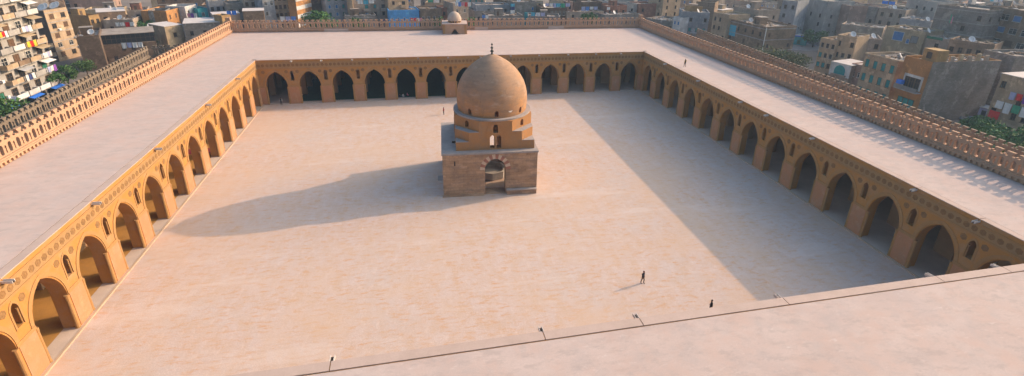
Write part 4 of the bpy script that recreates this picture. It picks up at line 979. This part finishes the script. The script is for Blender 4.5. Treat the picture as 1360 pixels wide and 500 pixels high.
T_('small round tree below the grey-brown flats', 477, 26, 9.4, 11.2, 3.6, n=1300, leaf=('leaf_a', 'leaf_b'))
T_('small green tree beside the dome box', 624, 26, 9.6, 11.5, 2.2, n=800, leaf=('leaf_g', 'leaf_a'))
T_('pale green bush showing between brown arched house and domed box', 583, 24, 9.3, 11.2, 2.4, n=800, leaf=('leaf_b', 'leaf_a'))
T_('small green tree in front of the broad rubble roof', 783, 20, 9.0, 12, 3.4, n=1500, leaf=('leaf_b', 'leaf_g'))
T_('bushy green tree among the low houses beyond the glazed roof', 188, 35, 5.0, 8, 4.6, n=1700, leaf=('leaf_a', 'leaf_g'))
T_('street tree at the corner of the checkered apartment block', 70, 106, 4.0, 6.4, 2.6, n=1300, ls=.24, leaf=('leaf_a', 'leaf_g'))
T_('dark tree at the foot of the checkered apartment block', 6, 146, 3.5, 6.0, 4.0, n=1700, ls=.26, leaf=('leaf_a', 'leaf_g'))
T_('dark shrub under the dark brick house', 112, 86, 2.6, 4.4, 3.0, n=1100, ls=.24, leaf=('leaf_a', 'leaf_b'))

T_('leafy tree in the street below the low tan house', 86, 96, 4.0, 6.2, 2.6, n=1300, ls=.24, leaf=('leaf_g', 'leaf_b'))
T_('green tree standing between the cream house and the glazed roof house', 212, 47, 4.5, 7.0, 3.2, n=1300, ls=.26, leaf=('leaf_g', 'leaf_a'))
T_('bright green tree beside the pale shacks below the grey wall', 1296, 166, 3.2, 5.6, 3.6, n=2200, ls=.26, leaf=('leaf_g', 'leaf_b'))
T_('young green tree among roofs behind the half-ruined house', 1082, 50, 4.0, 7.5, 4.2, n=1500, leaf=('leaf_g', 'leaf_b'))

# ---- the far rows, filled up house by house ----------------------------------------
COLW = [('taupe', 'taupe'), ('brown', 'brown brick'), ('grey', 'grey brick'), ('tan', 'tan'), ('concrete', 'bare concrete'), ('darkbrown', 'dark brown'), ('bluegrey', 'slate grey'), ('cream', 'cream'), ('pink', 'dusty pink')]
def project(p):
    d = Vector(p)-CAM; c = d.dot(_fw); return (SX+F*d.dot(_r)/c, SY-F*d.dot(_u)/c, c)
USED = set()
rf = random.Random(21)
cand = []
for iy in range(16):
    for ix in range(-20, 40):
        cand.append((ix*14.5+rf.uniform(-2.5, 2.5)+(iy % 2)*7, 100+iy*14.5+rf.uniform(-2.5, 2.5)))
for iy in range(10):
    for ix in range(10):
        cand.append((126+ix*14.5+rf.uniform(-2, 2), -6+iy*13.5+rf.uniform(-2, 2))); cand.append((-128-ix*14.5+rf.uniform(-2, 2), 40+iy*13.5+rf.uniform(-2, 2)))
nfill = 0
for (x, y) in cand:
    h = rf.uniform(7.5, 13.5)+max(0, (y-130))*.015
    w_, d_ = rf.uniform(9.5, 14), rf.uniform(8.5, 12)
    if abs(x) < 92 and y < 106: continue
    u, v, c = project((x, y, h))
    if not (-30 < u < 1390 and -14 < v < 150) or c < 10: continue
    # the shed yard stays open
    ug, vg, _ = project((x, y, 0))
    if 1008 < ug < 1092 and 22 < vg < 92: continue
    if 165 < x < 10: continue
    rr = .5*math.hypot(w_, d_)*.86
    if any(math.hypot(x-a, y-b) < rr+c_*.86 for a, b, c_ in OCC): continue
    (wk, wn) = rf.choice(COLW); wi = rf.choice(['plain', 'brown', 'white', 'blue', 'green', 'plain', 'teal']); white = rf.random() < .22; hut = rf.choice([0, 1, 1, 2]); tk = rf.choice([0, 0, 0, 1])
    ang = R(rf.uniform(-14, 14))+(0 if abs(x) < 95 else (R(-72) if x > 0 else R(18)))
    ds = sorted(HOUSES[:92], key=lambda hc: (hc[1].x-x)**2+(hc[1].y-y)**2)
    lm = None
    land = LAND(ds) if 'LAND' in globals() else None
    U2 = Vector((math.cos(ang), math.sin(ang)))
    a0 = (x-U2.x*w_/2, y-U2.y*w_/2); b0 = (x+U2.x*w_/2, y+U2.y*w_/2)
    feats = {'plain': 'bare dark windows', 'brown': 'brown shutters', 'white': 'white window frames', 'blue': 'blue shutters', 'green': 'green shutters', 'teal': 'teal shutters'}[wi]
    extra = ('a whitewashed roof' if white else ['a bare rubble roof', 'one roof hut', 'two roof huts'][hut])
    bd = rf.random() < .3
    base = '%s house with %s and %s' % (wn, feats, extra)
    short = SHORT(ds[0][0]) if 'SHORT' in globals() else ' '.join(ds[0][0].split()[:3])
    lab = None
    for rel in ('behind the ', 'near the ', 'in the rows past the ', 'further back from the ', 'up the slope from the '):
        for dsi in ds[:5]:
            s3 = dsi[0].split(' with ')[0].split(' beside ')[0].split(' behind ')[0].split(' in the ')[0].split(' between ')[0].split(' next ')[0].split(' above ')[0]
            s3 = ' '.join(s3.split()[:5])
            l2 = base+', '+rel+s3
            if l2 not in USED and len(l2.split()) <= 16: lab = l2; break
        if lab: break
    if not lab: lab = base
    USED.add(lab)
    house(lab, None, None, h, d_, wk, wi, None, None, 'roof_white' if white else 'roof_dust', world=(a0, b0), side=True, miss=.25, hut=hut, tanks=tk, bands=bd, group='houses of the far rows', junk=int(w_*d_/6))
    nfill += 1
    if nfill % 3 == 0 and c < 330:
        combos = (['cl_white', 'cl_blue', 'cl_white'], ['cl_white', 'cl_red'], ['cyan', 'cl_white', 'cl_lav'], ['bluetarp', 'bluetarp'], ['cl_pink', 'cl_white', 'cl_navy'], ['cl_green', 'cl_white'], ['cl_white', 'cl_white', 'cl_lav'])
        nm_ = ('white and blue', 'white and red', 'turquoise and lavender', 'bright blue', 'pink and navy', 'green and white', 'plain white'); kq = (nfill//3) % 7
        th = LOCAL[lab][0]; l3 = '%s washing on the %s house%s' % (nm_[kq], wn, lab[lab.index(','):] if ',' in lab else '')
        laundry(on(th, 1.0, 1.2, h+1.3), on(th, min(w_-1, 6.5), 1.5, h+1.3), l3, combos[kq], 1.5)
print('filled', nfill)

# ------------------------------------------------------------------ people
def human(label, p, face, pose='stand', cols=('cloth_dark', 'cloth_trousers', 'hair'), robe=False, h=1.74, group=None, sleeve=None):
    "one continuous body from a skinned joint tree; face = heading in radians (0 looks along +x)"
    s = h/1.74
    J = {'pel': (0, 0, .95), 'bel': (0, 0, 1.10), 'che': (0.01, 0, 1.32), 'nk': (.01, 0, 1.47), 'nk2': (.025, 0, 1.54), 'hd': (.04, 0, 1.63), 'tp': (.035, 0, 1.71)}
    rad = {'pel': .155, 'bel': .135, 'che': .16, 'nk': .075, 'nk2': .06, 'hd': .098, 'tp': .07}
    ed = [('pel', 'bel'), ('bel', 'che'), ('che', 'nk'), ('nk', 'nk2'), ('nk2', 'hd'), ('hd', 'tp')]
    for sg, n in ((1, 'l'), (-1, 'r')):
        st = .10*sg if pose == 'walk' else 0
        if pose == 'sit':
            J.update({'hip'+n: (.02, .11*sg, .93), 'kn'+n: (.36, .3*sg, .95), 'an'+n: (.14, .05*sg, .88), 'to'+n: (.26, -.06*sg, .86)})
        else:
            J.update({'hip'+n: (.0, .10*sg, .88), 'kn'+n: (.03+st, .105*sg, .49), 'an'+n: (st*1.3-.04, .11*sg, .085), 'to'+n: (st*1.3+.14, .125*sg, .04)})
        J.update({'sh'+n: (0, .19*sg, 1.42), 'el'+n: (-.03-st*.5, .25*sg, 1.14), 'wr'+n: (.10-st*.8, .24*sg, .92), 'ha'+n: (.14-st*.9, .23*sg, .82)})
        if pose == 'phone' and sg > 0: J.update({'el'+n: (.05, .25, 1.14), 'wr'+n: (.24, .12, 1.25), 'ha'+n: (.27, .08, 1.34)})
        rad.update({'hip'+n: .105, 'kn'+n: .065, 'an'+n: .045, 'to'+n: .04, 'sh'+n: .075, 'el'+n: .05, 'wr'+n: .034, 'ha'+n: .038})
        ed += [('pel', 'hip'+n), ('hip'+n, 'kn'+n), ('kn'+n, 'an'+n), ('an'+n, 'to'+n), ('che', 'sh'+n), ('sh'+n, 'el'+n), ('el'+n, 'wr'+n), ('wr'+n, 'ha'+n)]
    if robe:
        for n in 'lr': rad['kn'+n] = .15; rad['hip'+n] = .15; rad['an'+n] = .16; J['kn'+n] = (J['kn'+n][0]*.4, J['kn'+n][1]*.8, J['kn'+n][2]); J['an'+n] = (.0, J['an'+n][1]*.9, .12); J['to'+n] = (.08, J['to'+n][1], .06); rad['to'+n] = .05
    names = list(J); dz = -.78 if pose == 'sit' else 0
    me = bpy.data.meshes.new('body'); me.from_pydata([Vector(J[n])*s+Vector((0, 0, dz)) for n in names], [(names.index(a), names.index(b)) for a, b in ed], [])
    o = bpy.data.objects.new('body', me); col.objects.link(o)
    sk = o.modifiers.new('s', 'SKIN'); sk.use_smooth_shade = True; sb = o.modifiers.new('u', 'SUBSURF'); sb.levels = 1; sb.render_levels = 1
    for i, n in enumerate(names):
        v = me.skin_vertices[0].data[i]; v.radius = (rad[n]*s, rad[n]*s); v.use_root = (n == 'pel')
    dg = bpy.context.evaluated_depsgraph_get(); mm = bpy.data.meshes.new_from_object(o.evaluated_get(dg)); bpy.data.objects.remove(o)
    mm.materials.clear()
    for k in (cols[0], cols[1], 'skin', sleeve or cols[0]): mm.materials.append(MT[k])
    for p_ in mm.polygons:
        c = (p_.center-Vector((0, 0, dz)))/s
        i = 0
        if c.z > 1.5 or (abs(c.y) > .17 and c.z < .93 and c.z > .74 and not pose == 'sit'): i = 2
        elif abs(c.y) > .19 and c.z > .93: i = 3
        elif c.z < .93: i = 1
        p_.material_index = i; p_.use_smooth = True
    t = thing('person', label, 'person', p, face, group)
    b = link('body', mm, t)
    q = MB()
    # hair: a cap over the back and top of the head
    vs = []; fs = []
    c0 = Vector((.025, 0, 1.645))*s+Vector((0, 0, dz)); nlat, nlon = 6, 12
    for i in range(nlat+1):
        a = (math.pi*.62)*i/nlat
        for j in range(nlon):
            b_ = 2*math.pi*j/nlon; rr = .112*s*(1.0 if math.cos(b_) < .3 or a < .9 else .80)
            vs.append(c0+Vector((rr*math.sin(a)*math.cos(b_), rr*.92*math.sin(a)*math.sin(b_), rr*1.1*math.cos(a))))
    for i in range(nlat):
        for j in range(nlon):
            j2 = (j+1) % nlon; fs.append((i*nlon+j, i*nlon+j2, (i+1)*nlon+j2, (i+1)*nlon+j))
    q.add(vs, fs, cols[2]); q.build('hair' if cols[2] != 'cloth_black' else 'headscarf', t, True)
    return t
p = at(853, 376.5, 0); human('person in a dark jacket and trousers walking alone across the sunlit courtyard', p, R(-60), 'walk', ('cloth_dark', 'cloth_trousers', 'hair_red'))
p = at(943, 415, 0); human('person in a long black robe and headscarf near the foreground roof edge'.replace('foreground ', 'pale '), p, R(160), 'stand', ('cloth_black', 'cloth_black', 'cloth_black'), True, 1.66)
p = at(589.5, 152.5, 0); human('person in a red top standing on the paving beside the dome', p, R(200), 'stand', ('cloth_red', 'cloth_trousers', 'hair'), False, 1.7)
p = at(374, 140, 0.0); human('person in black with white sleeves at the first arch of the deep hall', p, R(-70), 'stand', ('cloth_black', 'cloth_black', 'hair'), False, 1.76, None, 'cloth_white')
p = at(909.3, 89, H); human('person in dark clothes and a yellow scarf walking on the shaded arcade roof', p, R(100), 'walk', ('cloth_black', 'cloth_trousers', 'hair'), False, 1.8, None, 'cloth_yellow')
for i, (u, v, cc, lb) in enumerate(((531, 129.5, ('cloth_dark', 'cloth_trousers', 'hair'), 'person in dark clothes seated on the carpet inside an arch'), (535.5, 129, ('wood_pale', 'cloth_trousers', 'hair'), 'person in pale clothes seated on the carpet inside an arch'), (541, 127.5, ('cl_pink', 'cloth_dark', 'hair'), 'person in pink seated on the carpet inside an arch'))):
    p = at(u, v, .13); human(lb, p, R(-80+40*i), 'sit', cc)

# ------------------------------------------------------------------ dusty air over the city
hz = MB(); hz.box((-420, -160, -2.3), (620, 460, 40), 'haze')
tag(hz.build('haze'), kind='stuff')
